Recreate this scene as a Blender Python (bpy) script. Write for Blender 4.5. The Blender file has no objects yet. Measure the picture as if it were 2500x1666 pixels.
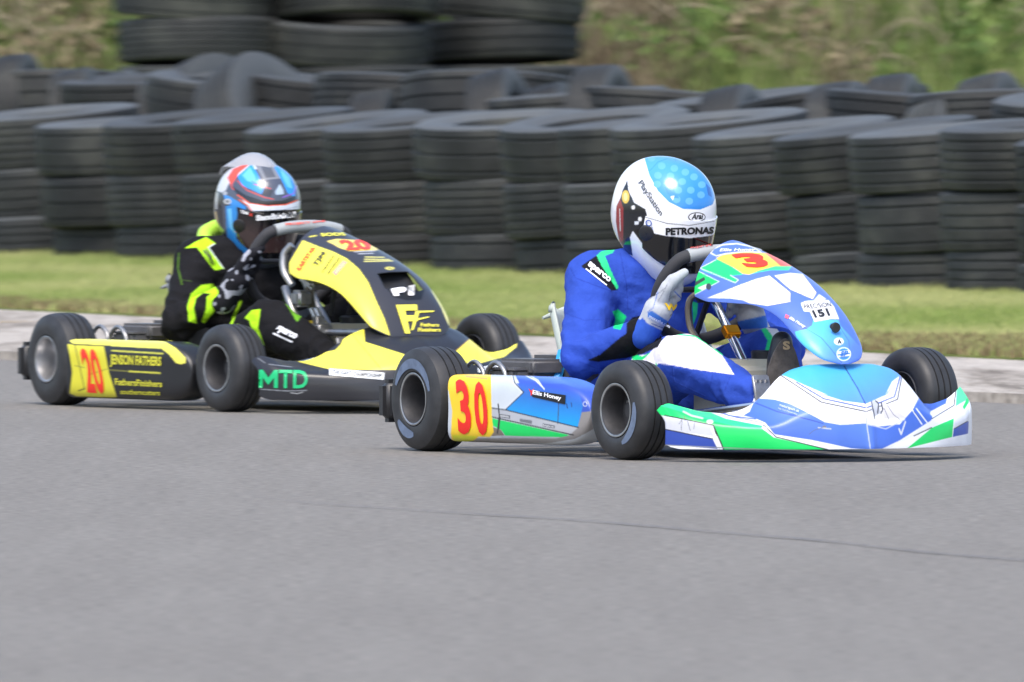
import bpy, bmesh, math, random
import numpy as np
from mathutils import Vector, Matrix, noise
from mathutils.bvhtree import BVHTree
random.seed(7); rng = np.random.default_rng(7)
R = math.radians
sc = bpy.context.scene
COL = sc.collection

# ------------------------------------------------------------------ camera, sky, sun, exposure
HC = 1.03                       # eye height above the track
FPX = 33048.0                   # focal length in pixels of the 2500 px wide photograph
PITCH = math.atan((833 - 156) / FPX)
cam = bpy.data.cameras.new('camera'); camo = bpy.data.objects.new('camera', cam); COL.objects.link(camo)
camo.location = (0, 0, HC); camo.rotation_euler = (math.pi/2 - PITCH, 0, 0)
cam.sensor_width = 36; cam.lens = FPX / 2500 * 36; cam.clip_start = 1; cam.clip_end = 2000
cam.dof.use_dof = True; cam.dof.focus_distance = 35.5; cam.dof.aperture_fstop = 19.0
cam.dof.aperture_ratio = 0.35
sc.camera = camo
SUN_EL, SUN_AZ = 58, -12         # azimuth measured from behind the camera towards its right
w = bpy.data.worlds.new('World'); sc.world = w; w.use_nodes = True
nt = w.node_tree; bgn = nt.nodes['Background']
sky = nt.nodes.new('ShaderNodeTexSky'); sky.sky_type = 'NISHITA'; sky.sun_disc = False
sky.sun_elevation = R(SUN_EL); sky.sun_rotation = R(180 - SUN_AZ); sky.air_density = 1.0; sky.dust_density = 3.0
nt.links.new(sky.outputs[0], bgn.inputs[0]); bgn.inputs[1].default_value = 0.15
sun = bpy.data.lights.new('sun', 'SUN'); sun.energy = 1.2; sun.angle = R(32); sun.color = (1, .95, .87)
so = bpy.data.objects.new('sun', sun); COL.objects.link(so)
sd = Vector((math.sin(R(SUN_AZ))*math.cos(R(SUN_EL)), -math.cos(R(SUN_AZ))*math.cos(R(SUN_EL)), math.sin(R(SUN_EL))))
so.rotation_euler = sd.to_track_quat('Z', 'Y').to_euler()
sc.view_settings.view_transform = 'Standard'; sc.view_settings.look = 'None'
sc.view_settings.exposure = 1.0; sc.view_settings.gamma = 1
sc.render.engine = 'CYCLES'; sc.cycles.use_denoising = True
sc.cycles.max_bounces = 6

# ------------------------------------------------------------------ helpers
def lin(h):
    if not isinstance(h, str): return tuple(h)
    c = [int(h[i:i+2], 16)/255 for i in (0, 2, 4)]
    return tuple(x/12.92 if x <= .04045 else ((x+.055)/1.055)**2.4 for x in c)

def tag(o, label=None, cat=None, group=None, kind=None):
    if label: o['label'] = label
    if cat: o['category'] = cat
    if group: o['group'] = group
    if kind: o['kind'] = kind
    return o

def empty(name, parent=None, M=None):
    o = bpy.data.objects.new(name, None); COL.objects.link(o); o.empty_display_size = .1
    if parent: o.parent = parent
    if M is not None: o.matrix_local = M
    return o

def link(name, me, mat=None, parent=None, smooth=True):
    o = bpy.data.objects.new(name, me); COL.objects.link(o)
    if parent: o.parent = parent
    if mat and not me.materials: me.materials.append(mat)
    if smooth and len(me.polygons): me.polygons.foreach_set('use_smooth', np.ones(len(me.polygons), bool))
    return o

def mesh_np(verts, faces, name='m'):
    me = bpy.data.meshes.new(name)
    verts = np.asarray(verts, np.float32); faces = np.asarray(faces, np.int32)
    k = faces.shape[1]
    me.vertices.add(len(verts)); me.vertices.foreach_set('co', verts.ravel())
    me.loops.add(faces.size); me.loops.foreach_set('vertex_index', faces.ravel())
    me.polygons.add(len(faces)); me.polygons.foreach_set('loop_start', np.arange(0, faces.size, k, dtype=np.int32))
    me.update(calc_edges=True); return me

def grid_mesh(G, close_v=False):
    nu, nv = G.shape[:2]
    idx = np.arange(nu*nv).reshape(nu, nv)
    if close_v: idx = np.concatenate([idx, idx[:, :1]], 1)
    f = np.stack([idx[:-1, :-1], idx[:-1, 1:], idx[1:, 1:], idx[1:, :-1]], -1).reshape(-1, 4)
    return mesh_np(G.reshape(-1, 3), f)

def catmull(A, n, axis=0, closed=False):
    A = np.moveaxis(np.asarray(A, float), axis, 0); m = len(A)
    t = np.linspace(0, m if closed else m-1, n, endpoint=not closed)
    i = np.minimum(t.astype(int), (m-1) if closed else (m-2)); f = (t-i).reshape((-1,)+(1,)*(A.ndim-1))
    if closed: p0, p1, p2, p3 = A[(i-1) % m], A[i % m], A[(i+1) % m], A[(i+2) % m]
    else: p0, p1, p2, p3 = A[np.maximum(i-1, 0)], A[i], A[i+1], A[np.minimum(i+2, m-1)]
    r = .5*((2*p1)+(-p0+p2)*f+(2*p0-5*p1+4*p2-p3)*f*f+(-p0+3*p1-3*p2+p3)*f**3)
    return np.moveaxis(r, 0, axis)

def tube_geo(pts, r, seg=10, n=None, closed=False):
    pts = np.array(pts, float); n = n or (len(pts)*6 if len(pts) > 2 or closed else 2)
    C = catmull(pts, n, 0, closed) if (len(pts) > 2 or closed) else np.array([pts[0], pts[1]])
    rr = np.full(len(C), r) if np.isscalar(r) else np.interp(np.linspace(0, 1, len(C)), np.linspace(0, 1, len(r)), r)
    T = (np.roll(C, -1, 0)-np.roll(C, 1, 0)) if closed else np.gradient(C, axis=0)
    T /= np.linalg.norm(T, axis=1)[:, None]+1e-9
    up = np.array([0, 0, 1.]) if abs(T[0, 2]) < .9 else np.array([0, 1., 0]); G = []
    for c, t, q in zip(C, T, rr):
        a = np.cross(t, up); a /= np.linalg.norm(a)+1e-9; b = np.cross(a, t); up = b
        an = np.linspace(0, 2*np.pi, seg, endpoint=False)
        G.append(c+q*(np.cos(an)[:, None]*a+np.sin(an)[:, None]*b))
    G = np.array(G); idx = np.arange(len(G)*seg).reshape(len(G), seg)
    idx2 = np.concatenate([idx, idx[:, :1]], 1)
    if closed: idx2 = np.concatenate([idx2, idx2[:1]], 0)
    f = np.stack([idx2[:-1, :-1], idx2[:-1, 1:], idx2[1:, 1:], idx2[1:, :-1]], -1).reshape(-1, 4).tolist()
    V = G.reshape(-1, 3).tolist()
    if not closed: f.append(idx[0].tolist()); f.append(idx[-1][::-1].tolist())
    return V, f

class MB:
    def __init__(s): s.v = []; s.f = []
    def add(s, vf):
        n = len(s.v); s.v += [tuple(x) for x in vf[0]]; s.f += [tuple(i+n for i in q) for q in vf[1]]; return s
    def tube(s, *a, **k): return s.add(tube_geo(*a, **k))
    def box(s, c, d, M=None, bev=0.0):
        bm = bmesh.new(); bmesh.ops.create_cube(bm, size=1)
        for v in bm.verts: v.co = Vector((v.co.x*d[0], v.co.y*d[1], v.co.z*d[2]))
        if bev: bmesh.ops.bevel(bm, geom=bm.edges[:], offset=bev, segments=3, affect='EDGES')
        bm.verts.index_update()
        V = [((M @ v.co) if M else v.co)+Vector(c) for v in bm.verts]; F = [[v.index for v in f.verts] for f in bm.faces]; bm.free()
        return s.add((V, F))
    def lathe(s, prof, seg=48, c=(0, 0, 0), axis='y', closed=False, M=None):
        an = np.linspace(0, 2*np.pi, seg, endpoint=False); V = []
        for y, r in prof:
            for a in an:
                p = {'y': (r*math.cos(a), y, r*math.sin(a)), 'z': (r*math.cos(a), r*math.sin(a), y), 'x': (y, r*math.cos(a), r*math.sin(a))}[axis]
                V.append(tuple((M @ Vector(p) if M else Vector(p))+Vector(c)))
        m = len(prof); F = []
        for i in range(m if closed else m-1):
            for j in range(seg):
                F.append((i*seg+j, i*seg+(j+1) % seg, ((i+1) % m)*seg+(j+1) % seg, ((i+1) % m)*seg+j))
        return s.add((V, F))
    def build(s, name, mat, parent=None, smooth=False):
        me = bpy.data.meshes.new(name); me.from_pydata([tuple(map(float, v)) for v in s.v], [], [tuple(map(int, f)) for f in s.f]); me.update()
        bm = bmesh.new(); bm.from_mesh(me); bmesh.ops.recalc_face_normals(bm, faces=bm.faces[:]); bm.to_mesh(me); bm.free()
        o = link(name, me, mat, parent, smooth)
        if smooth:
            md = o.modifiers.new('n', 'EDGE_SPLIT'); md.split_angle = R(40)
        return o

# ------------------------------------------------------------------ materials
def mat(name, color=None, rough=.5, metal=0., coat=0., attr=False, bump=None, vary=None, spec=.5, alpha=None, trans=0.):
    m = bpy.data.materials.new(name); m.use_nodes = True; t = m.node_tree; b = t.nodes['Principled BSDF']
    b.inputs['Roughness'].default_value = rough; b.inputs['Metallic'].default_value = metal
    b.inputs['Coat Weight'].default_value = coat; b.inputs['Coat Roughness'].default_value = .12
    b.inputs['Specular IOR Level'].default_value = spec
    if trans: b.inputs['Transmission Weight'].default_value = trans
    tc = t.nodes.new('ShaderNodeTexCoord')
    if attr:
        src = t.nodes.new('ShaderNodeAttribute'); src.attribute_name = 'Col'; out = src.outputs['Color']
    else:
        src = t.nodes.new('ShaderNodeRGB'); src.outputs[0].default_value = (*lin(color), 1); out = src.outputs[0]
    if vary:   # (scale, low, high) dirt/wear multiplier
        n = t.nodes.new('ShaderNodeTexNoise'); n.inputs['Scale'].default_value = vary[0]; n.inputs['Detail'].default_value = 8
        n.inputs['Roughness'].default_value = .65
        mr = t.nodes.new('ShaderNodeMapRange'); mr.inputs[1].default_value = .3; mr.inputs[2].default_value = .7
        mr.inputs[3].default_value = vary[1]; mr.inputs[4].default_value = vary[2]
        mx = t.nodes.new('ShaderNodeVectorMath'); mx.operation = 'SCALE'
        t.links.new(tc.outputs['Object'], n.inputs['Vector']); t.links.new(n.outputs['Fac'], mr.inputs[0])
        t.links.new(out, mx.inputs[0]); t.links.new(mr.outputs[0], mx.inputs['Scale']); out = mx.outputs[0]
        rm = t.nodes.new('ShaderNodeMapRange'); rm.inputs[3].default_value = min(1, rough+.12); rm.inputs[4].default_value = max(.05, rough-.05)
        t.links.new(n.outputs['Fac'], rm.inputs[0]); t.links.new(rm.outputs[0], b.inputs['Roughness'])
    t.links.new(out, b.inputs['Base Color'])
    if bump:
        n2 = t.nodes.new('ShaderNodeTexNoise'); n2.inputs['Scale'].default_value = bump[0]; n2.inputs['Detail'].default_value = 6
        bp = t.nodes.new('ShaderNodeBump'); bp.inputs['Strength'].default_value = bump[1]; bp.inputs['Distance'].default_value = bump[2]
        t.links.new(tc.outputs['Object'], n2.inputs['Vector']); t.links.new(n2.outputs['Fac'], bp.inputs['Height']); t.links.new(bp.outputs[0], b.inputs['Normal'])
    return m

M_ = dict(
    livery=mat('livery_plastic', rough=.34, coat=.22, attr=True, vary=(9, .9, 1.0)),
    cloth=mat('suit_cloth', rough=.85, attr=True, bump=(24, .7, .012), spec=.25, vary=(14, .88, 1.06)),
    glovem=mat('glove_fabric', rough=.8, attr=True, bump=(160, .3, .002), spec=.3, vary=(40, .8, 1.05)),
    helmet=mat('helmet_paint', rough=.16, coat=.6, attr=True),
    visor=mat('visor_tint', '0a0b0d', rough=.07, attr=True, coat=.8),
    rubber=mat('kart_rubber', (.028, .029, .032), rough=.48, vary=(20, .7, 1.25), bump=(120, .2, .001)),
    sidemark=mat('tyre_marking', '6c7c96', rough=.6, vary=(30, .6, 1.0)),
    rimdark=mat('rim_dark', (.085, .085, .092), rough=.4, metal=.5, vary=(20, .7, 1.2)),
    rimsilver=mat('rim_silver', (.55, .55, .56), rough=.3, metal=.85, vary=(20, .8, 1.05)),
    blackp=mat('black_plastic', (.022, .023, .026), rough=.38, vary=(12, .7, 1.4)),
    greyp=mat('grey_plastic', (.09, .09, .095), rough=.5, vary=(14, .7, 1.3), bump=(60, .2, .002)),
    chrome=mat('chromed_steel', (.75, .76, .78), rough=.18, metal=1.),
    alu=mat('cast_aluminium', (.5, .5, .5), rough=.38, metal=.9, vary=(30, .6, 1.1)),
    gold=mat('gold_clamp', 'e0951a', rough=.3, metal=.9),
    tank=mat('fuel_tank_plastic', 'd9d3bf', rough=.45, vary=(10, .85, 1.0)),
    seat30=mat('seat_fibreglass', 'b9c3bb', rough=.35, vary=(14, .8, 1.05)),
    seat20=mat('seat_grey', '8b9096', rough=.35, vary=(14, .8, 1.05)),
    blue_metal=mat('blue_frame_paint', '2f9fe6', rough=.3, coat=.4),
    yel_metal=mat('yellow_frame_paint', 'd2d35a', rough=.35, coat=.3),
    hose=mat('clear_hose', '7d7668', rough=.25, coat=.5),
    suede=mat('wheel_grip', (.035, .036, .042), rough=.8, bump=(200, .3, .001)),
    grey_grip=mat('wheel_grey', '9fa4a6', rough=.4),
    sole=mat('shoe_sole', (.13, .115, .10), rough=.85, vary=(40, .6, 1.3), bump=(90, .5, .003)),
)
def inkmat(h, _c={}):
    if h not in _c: _c[h] = mat('ink_'+h, h, rough=.45, coat=.0)
    return _c[h]

# ------------------------------------------------------------------ photograph geometry used for tracing print on to the bodywork
CF = np.array([0, math.cos(PITCH), -math.sin(PITCH)]); CU = np.array([0, math.sin(PITCH), math.cos(PITCH)]); CP = np.array([0, 0, HC])
def project(W):
    d = W-CP; z = d @ CF
    return np.stack([1250+FPX*d[:, 0]/z, 833-FPX*(d @ CU)/z], -1)
def ray(px, py):
    d = CF+np.array([1., 0, 0])*(px-1250)/FPX-CU*(py-833)/FPX
    return Vector(CP), Vector(d/np.linalg.norm(d))

FR = {'z5': (1600, 550, .3827), 'z3': (900, 800, .34), 'z4': (1300, 350, .3827), 'z2': (600, 500, .33164), 'k5': (30, 740, .2125),
      'z6': (400, 350, .3827), 'px': (0, 0, 1), 'z6s': (1050, 740, .1913)}
def fr(frame, pts):
    o = FR[frame]; p = np.asarray(pts, float); return p*o[2]+np.array(o[:2])

def in_poly(P, poly):
    x, y = P[:, 0], P[:, 1]; ins = np.zeros(len(P), bool); j = len(poly)-1
    for i in range(len(poly)):
        xi, yi = poly[i]; xj, yj = poly[j]
        if yi != yj:
            ins ^= ((yi > y) != (yj > y)) & (x < (xj-xi)*(y-yi)/(yj-yi)+xi)
        j = i
    return ins

def paint(me, MW, base, layers, frame, facing=True):
    n = len(me.vertices); v = np.empty(n*3, np.float32); me.vertices.foreach_get('co', v); v = v.reshape(-1, 3)
    M = np.array(MW); W = v @ M[:3, :3].T+M[:3, 3]; P = project(W)
    C = np.ones((n, 4)); C[:, :3] = lin(base) if not callable(base) else base(v)
    ok = np.ones(n, bool); P0 = P; C0 = C
    if facing:
        nn = np.empty(n*3, np.float32); me.vertices.foreach_get('normal', nn); nn = nn.reshape(-1, 3) @ M[:3, :3].T
        ok = np.einsum('ij,ij->i', nn, CP-W) > 0
        if ok.sum() < n*.15 and facing == 'flip': ok = ~ok
    acc = np.zeros_like(C0); offs = [(-.8, -.3), (.3, -.8), (.8, .3), (-.3, .8)]
    for ox, oy in (offs if layers else [(0, 0)]):
        P = P0+np.array([ox, oy]); C = C0.copy()
        for L in layers:
            k, c = L[0], L[1]
            if k == 'p': m = in_poly(P, fr(frame, L[2])) & ok; C[m, :3] = lin(c)
            elif k == 'g':
                (c1, p1, c2, p2), poly = L[1], L[2]
                m = in_poly(P, fr(frame, poly)) & ok; a, b = fr(frame, [p1, p2]); d = b-a
                t = np.clip(((P[m]-a) @ d)/(d @ d), 0, 1)[:, None]; C[m, :3] = np.array(lin(c1))*(1-t)+np.array(lin(c2))*t
            elif k == 'e':
                cx, cy, rx, ry = L[2]; q = fr(frame, [(cx, cy)])[0]; s = FR[frame][2]
                m = (((P[:, 0]-q[0])/(rx*s))**2+((P[:, 1]-q[1])/(ry*s))**2 < 1) & ok; C[m, :3] = lin(c)
            elif k == 'l':
                q = fr(frame, L[2]); wd = L[3]*FR[frame][2]/2; m = np.zeros(n, bool)
                for a, b in zip(q[:-1], q[1:]):
                    d = b-a; t = np.clip(((P-a) @ d)/(d @ d+1e-9), 0, 1)[:, None]; m |= np.linalg.norm(P-a-t*d, axis=1) < wd
                C[m & ok, :3] = lin(c)
        acc += C
    C = acc/(len(offs) if layers else 1)
    at = me.color_attributes.new('Col', 'FLOAT_COLOR', 'POINT'); at.data.foreach_set('color', C.astype(np.float32).ravel())

def face_out(me, MW):
    n = len(me.polygons); nn = np.empty(n*3, np.float32); me.polygons.foreach_get('normal', nn); cc = np.empty(n*3, np.float32); me.polygons.foreach_get('center', cc)
    M = np.array(MW); W = cc.reshape(-1, 3) @ M[:3, :3].T+M[:3, 3]; N_ = nn.reshape(-1, 3) @ M[:3, :3].T
    ar = np.empty(n, np.float32); me.polygons.foreach_get('area', ar)
    if (np.einsum('ij,ij->i', N_, (CP-W)/36)*ar).sum() < 0: me.flip_normals(); me.update()

def bvh_of(o, MW):
    me = o.data; return BVHTree.FromPolygons([MW @ v.co for v in me.vertices], [tuple(p.vertices) for p in me.polygons])

def text_mesh(s, bold=0.0, shear=0.0):
    cu = bpy.data.curves.new('t', 'FONT'); cu.body = s; cu.offset = bold; cu.shear = shear; cu.resolution_u = 3
    o = bpy.data.objects.new('t', cu); COL.objects.link(o); dg = bpy.context.evaluated_depsgraph_get()
    me = bpy.data.meshes.new_from_object(o.evaluated_get(dg)); bpy.data.objects.remove(o); return me

def on_surface(tree, MWi, q, eps=.0018, last=[None]):
    o, d = ray(*q); h = tree.ray_cast(o, d)
    if h[0] is not None:
        last[0] = h[3]; p = h[0]-d*eps
        nrm = h[1] if h[1].dot(d) < 0 else -h[1]; p = p+nrm*eps*.6
    else: p = o+d*((last[0] or 36)-eps)
    return MWi @ p

def decal(part, tree, MW, frame, what, quad, color, bold=.02, shear=0., name='lettering', eps=None):
    """what: text or a polygon in the unit square; quad: TL, TR, BR, BL corners measured on the photograph."""
    if isinstance(what, str):
        me = text_mesh(what, bold, shear); bm = bmesh.new(); bm.from_mesh(me); bpy.data.meshes.remove(me)
    else:
        bm = bmesh.new(); vs = [bm.verts.new((x, 1-y, 0)) for x, y in what]; bm.faces.new(vs)
    bmesh.ops.remove_doubles(bm, verts=bm.verts[:], dist=1e-5)
    bmesh.ops.triangulate(bm, faces=bm.faces[:])
    xs = [v.co.x for v in bm.verts]; ys = [v.co.y for v in bm.verts]
    if not xs: bm.free(); return
    if isinstance(what, str): x0, x1, y0, y1 = min(xs), max(xs), min(ys), max(ys)
    else: x0, x1, y0, y1 = 0, 1, 0, 1
    q = fr(frame, quad); wq = np.linalg.norm(q[1]-q[0]); hq = np.linalg.norm(q[3]-q[0])
    for _ in range(4):
        big = [e for e in bm.edges if math.hypot((e.verts[0].co.x-e.verts[1].co.x)/(x1-x0)*wq, (e.verts[0].co.y-e.verts[1].co.y)/(y1-y0)*hq) > 11]
        if not big: break
        bmesh.ops.subdivide_edges(bm, edges=big, cuts=1); bmesh.ops.triangulate(bm, faces=bm.faces[:])
    MWi = MW.inverted()
    for v in bm.verts:
        u = (v.co.x-x0)/(x1-x0); t = 1-(v.co.y-y0)/(y1-y0)
        p = (q[0]*(1-u)+q[1]*u)*(1-t)+(q[3]*(1-u)+q[2]*u)*t
        v.co = on_surface(tree, MWi, p, .0012 if 0 else (eps or (.0022 if isinstance(what, str) else .0014)))
    me = bpy.data.meshes.new(name); bm.to_mesh(me); bm.free()
    return link(name, me, inkmat(color), part, smooth=False)

# ------------------------------------------------------------------ body pieces from blended solids
def solid(prims, voxel, smooth_it=6, disp=None):
    bm = bmesh.new()
    for p in prims:
        if p[0] == 'c':
            _, a, b, ra, rb = p; t = bmesh.new()
            for c, r in ((a, ra), (b, rb)):
                bmesh.ops.create_icosphere(t, subdivisions=3, radius=r, matrix=Matrix.Translation(c))
            bmesh.ops.delete(t, geom=t.faces[:]+t.edges[:], context='EDGES_FACES')
            h = bmesh.ops.convex_hull(t, input=t.verts[:])
            bmesh.ops.delete(t, geom=list({g for g in h['geom_interior'] if isinstance(g, bmesh.types.BMVert)}), context='VERTS')
        else:
            _, c, rad, rot = p; t = bmesh.new()
            bmesh.ops.create_icosphere(t, subdivisions=4, radius=1, matrix=Matrix.Translation(c) @ rot @ Matrix.Diagonal((*rad, 1)))
        me = bpy.data.meshes.new('t'); t.to_mesh(me); t.free(); bm.from_mesh(me); bpy.data.meshes.remove(me)
    me = bpy.data.meshes.new('t'); bm.to_mesh(me); bm.free()
    o = bpy.data.objects.new('t', me); COL.objects.link(o)
    m = o.modifiers.new('r', 'REMESH'); m.mode = 'VOXEL'; m.voxel_size = voxel
    m = o.modifiers.new('s', 'SMOOTH'); m.iterations = smooth_it; m.factor = .6
    dg = bpy.context.evaluated_depsgraph_get(); out = bpy.data.meshes.new_from_object(o.evaluated_get(dg)); bpy.data.objects.remove(o)
    if disp:
        out.update(); vs = [v.co.copy() for v in out.vertices]; ns = [v.normal.copy() for v in out.vertices]
        for v, c, n in zip(out.vertices, vs, ns): v.co = c+n*disp(c)
        out.update()
    return out

# ------------------------------------------------------------------ ground
def ypt(px, py, z=0.): D = (HC-z)*FPX/(py-156); return Vector(((px-1250)/FPX*D, D, 0))
kerbL, kerbR = ypt(0, 857, .03), ypt(2500, 962, .03)
vergL, vergR = ypt(0, 744, .05), ypt(2500, 866, .05)
wallL, wallR = ypt(0, 616, .07), ypt(2500, 712, .07)
def ext(a, b, t): return a+(b-a)*t

def ground_mat(name, cols, scale, stretch=(1, 1, 1), rough=.9, bump=(40, .3, .01), fine=None):
    m = bpy.data.materials.new(name); m.use_nodes = True; t = m.node_tree; b = t.nodes['Principled BSDF']
    b.inputs['Roughness'].default_value = rough; b.inputs['Specular IOR Level'].default_value = .3
    tc = t.nodes.new('ShaderNodeTexCoord'); mp = t.nodes.new('ShaderNodeMapping'); mp.inputs['Scale'].default_value = stretch
    mp.inputs['Rotation'].default_value = (0, 0, R(66))
    t.links.new(tc.outputs['Object'], mp.inputs[0])
    n = t.nodes.new('ShaderNodeTexNoise'); n.inputs['Scale'].default_value = scale; n.inputs['Detail'].default_value = 10; n.inputs['Roughness'].default_value = .7
    t.links.new(mp.outputs[0], n.inputs['Vector']); cr = t.nodes.new('ShaderNodeValToRGB'); e = cr.color_ramp.elements
    while len(e) < len(cols): e.new(.5)
    for k, (p, c) in enumerate(cols): e[k].position = p; e[k].color = (*lin(c), 1)
    t.links.new(n.outputs['Fac'], cr.inputs[0]); out = cr.outputs[0]
    if fine:
        f = t.nodes.new('ShaderNodeTexNoise'); f.inputs['Scale'].default_value = fine[0]; f.inputs['Detail'].default_value = 3
        t.links.new(tc.outputs['Object'], f.inputs['Vector'])
        mr = t.nodes.new('ShaderNodeMapRange'); mr.inputs[1].default_value = .3; mr.inputs[2].default_value = .7; mr.inputs[3].default_value = fine[1]; mr.inputs[4].default_value = fine[2]
        t.links.new(f.outputs[0], mr.inputs[0]); v = t.nodes.new('ShaderNodeVectorMath'); v.operation = 'SCALE'
        t.links.new(out, v.inputs[0]); t.links.new(mr.outputs[0], v.inputs['Scale']); out = v.outputs[0]
    t.links.new(out, b.inputs['Base Color'])
    bp = t.nodes.new('ShaderNodeBump'); n2 = t.nodes.new('ShaderNodeTexNoise'); n2.inputs['Scale'].default_value = bump[0]; n2.inputs['Detail'].default_value = 5
    bp.inputs['Strength'].default_value = bump[1]; bp.inputs['Distance'].default_value = bump[2]
    t.links.new(tc.outputs['Object'], n2.inputs['Vector']); t.links.new(n2.outputs[0], bp.inputs['Height']); t.links.new(bp.outputs[0], b.inputs['Normal'])
    return m

asph = ground_mat('asphalt', [(.3, (.170, .160, .146)), (.5, (.186, .176, .161)), (.7, (.202, .192, .176))], 1.6, (3, .3, 1), .85, (120, .6, .006), (34, .76, 1.24))
conc = ground_mat('old_concrete', [(.34, (.13, .11, .09)), (.43, (.27, .24, .205)), (.52, (.38, .345, .305)), (.7, (.47, .43, .385))], 1.1, (3.2, .5, 1), .9, (60, .3, .01), (22, .7, 1.25))
turf = ground_mat('turf', [(.3, (.09, .12, .03)), (.5, (.14, .18, .045)), (.7, (.2, .22, .07))], 2.2, (1, .6, 1), .95, (80, .6, .02))
soil = ground_mat('bank_soil', [(.3, (.05, .045, .03)), (.5, (.09, .08, .05)), (.7, (.12, .11, .06))], 1.5, (1, 1, 1), .95, (30, .6, .05))

def sheet(name, pts, z, m, lab=None, thick=0):
    vs = [(p.x, p.y, z) for p in pts]; mb = MB()
    if thick:
        n = len(vs); V = vs+[(x, y, z-thick) for x, y, _ in vs]; F = [tuple(range(n))]+[(i, i+n, (i+1) % n+n, (i+1) % n) for i in range(n)]
        mb.add((V, F))
    else: mb.add((vs, [tuple(range(len(vs)))]))
    o = mb.build(name, m); tag(o, lab, None, None, 'structure'); return o
big = 600
sheet('ground', [Vector((-big, -big, 0)), Vector((big, -big, 0)), Vector((big, big, 0)), Vector((-big, big, 0))], -.08, soil, 'bare soil stretching behind the track')
T0, T1 = -14, 9
kA, kB = ext(kerbL, kerbR, T0), ext(kerbL, kerbR, T1)
vA, vB = ext(vergL, vergR, -6), ext(vergL, vergR, 4.5)
kA, kB = ext(kerbL, kerbR, -4), ext(kerbL, kerbR, 4.6)
wA, wB = ext(wallL, wallR, -5), ext(wallL, wallR, 3.6)
back = Vector((0, 3.2, 0))
sheet('road', [Vector((-40, -5, 0)), Vector((60, -5, 0)), Vector((60, 5, 0)), kB+Vector((0, .15, 0)), kA+Vector((0, .15, 0)), Vector((-40, 70, 0))], 0, asph, 'smooth grey asphalt race track')
mid = [ext(kerbL, kerbR, t) for t in np.linspace(-4, 4.6, 60)]
# concrete apron slab with an uneven front edge
edge = [p+Vector((random.uniform(-.012, .012), 0, 0)) for p in mid]
sheet('concrete_apron', [*edge, vB, vA], .03, conc, 'pale worn concrete strip between track and grass', thick=.1)
sheet('verge', [vB, vA, wA+Vector((0, 30, 0)), wB+Vector((0, 40, 0))], .038, turf, 'turf below the mown grass', thick=.03)
# yellow paint remnant on the concrete at the left
pm = MB(); a = ypt(-40, 818); b_ = ypt(95, 806); pm.add(([(a.x, a.y, .0345), (b_.x-.25, b_.y-.4, .0345), (b_.x, b_.y, .0345), (a.x, a.y+.8, .0345)], [(0, 1, 2, 3)]))
tag(pm.build('painted_marking', mat('old_yellow_paint', 'c9a24a', rough=.8, vary=(8, .6, 1.1))), 'faded yellow paint patch on the concrete strip', None, None, 'structure')
# tar seam across the track
sp = [(580, 1145), (700, 1158), (900, 1172), (1100, 1185), (1300, 1197), (1500, 1213), (1700, 1231), (1900, 1247), (2100, 1270), (2353, 1292), (2600, 1318)]
sp = catmull(np.array([[*ypt(x*1.0625, y*1.0625)[:2]] for x, y in sp]), 160)
V = []; F = []
for i, (x, y) in enumerate(sp):
    h = .026*(0.4+.6*abs(noise.noise(Vector((x*4, y*2, 0)))))*(.25+.75*min(1, i/90)); V += [(x, y-h, .004), (x, y+h, .004)]
    if i: k = 2*i; F.append((k-2, k, k+1, k-1))
mb = MB(); mb.add((V, F)); tag(mb.build('track_seam', mat('tar_seam', (.07, .07, .085), rough=.7, vary=(6, .8, 1.3))), 'thin dark tar seam crossing the empty asphalt', None, None, 'structure')

# ------------------------------------------------------------------ grass, bank and undergrowth
def col_mat(name, rough=.8, trans=.0):
    m = mat(name, rough=rough, attr=True, spec=.2); return m
def blades(name, base, h, wd, colr, lab, lean=.4, cat=None):
    n = len(base); an = rng.uniform(0, 2*np.pi, n); hh = h*rng.uniform(.5, 1.3, n); ww = wd*rng.uniform(.6, 1.4, n)
    la = rng.uniform(0, 2*np.pi, n); ll = lean*hh*rng.uniform(0, 1, n)
    dx, dy = np.cos(an)*ww, np.sin(an)*ww
    v0 = base+np.stack([dx, dy, np.zeros(n)], -1); v1 = base-np.stack([dx, dy, np.zeros(n)], -1)
    v2 = base+np.stack([np.cos(la)*ll, np.sin(la)*ll, hh], -1)
    V = np.stack([v0, v1, v2], 1).reshape(-1, 3); me = mesh_np(V, np.arange(3*n).reshape(n, 3))
    C = np.ones((n, 3, 4)); C[:, :, :3] = colr[:, None, :]
    at = me.color_attributes.new('Col', 'FLOAT_COLOR', 'POINT'); at.data.foreach_set('color', C.astype(np.float32).ravel())
    o = link(name, me, GRASSM, None, False); tag(o, lab, cat, None, 'stuff'); return o
GRASSM = mat('grass_blades', rough=.7, attr=True, spec=.25)
def lerp3(a, b, t): return np.array(a)[None]*(1-t[:, None])+np.array(b)[None]*t[:, None]
def nz(P, s, seed=0): return np.array([noise.noise(Vector((p[0]*s, p[1]*s*.5, seed))) for p in P])
N = 230000
u = rng.uniform(-.30, 1.30, N); v = rng.uniform(0, 1.0, N)**1.05
a = np.array(vergL)+(np.array(vergR-vergL))*u[:, None]; b = np.array(wallL)+(np.array(wallR-wallL))*u[:, None]
B = a+(b+np.array([0, 1.2, 0])-a)*v[:, None]; B[:, 0] += 0; B[:, 2] = .036
q = nz(B[::20], .5).repeat(20)[:N]; q2 = nz(B[::20], 2.1, 3).repeat(20)[:N]
q = np.array([noise.noise(Vector((p[0]*.9, p[1]*.35, 0))) for p in B]); t = np.clip(.55+q*.7+rng.normal(0, .18, N), 0, 1)
c = lerp3((.19, .27, .06), (.40, .41, .17), t)
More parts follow.
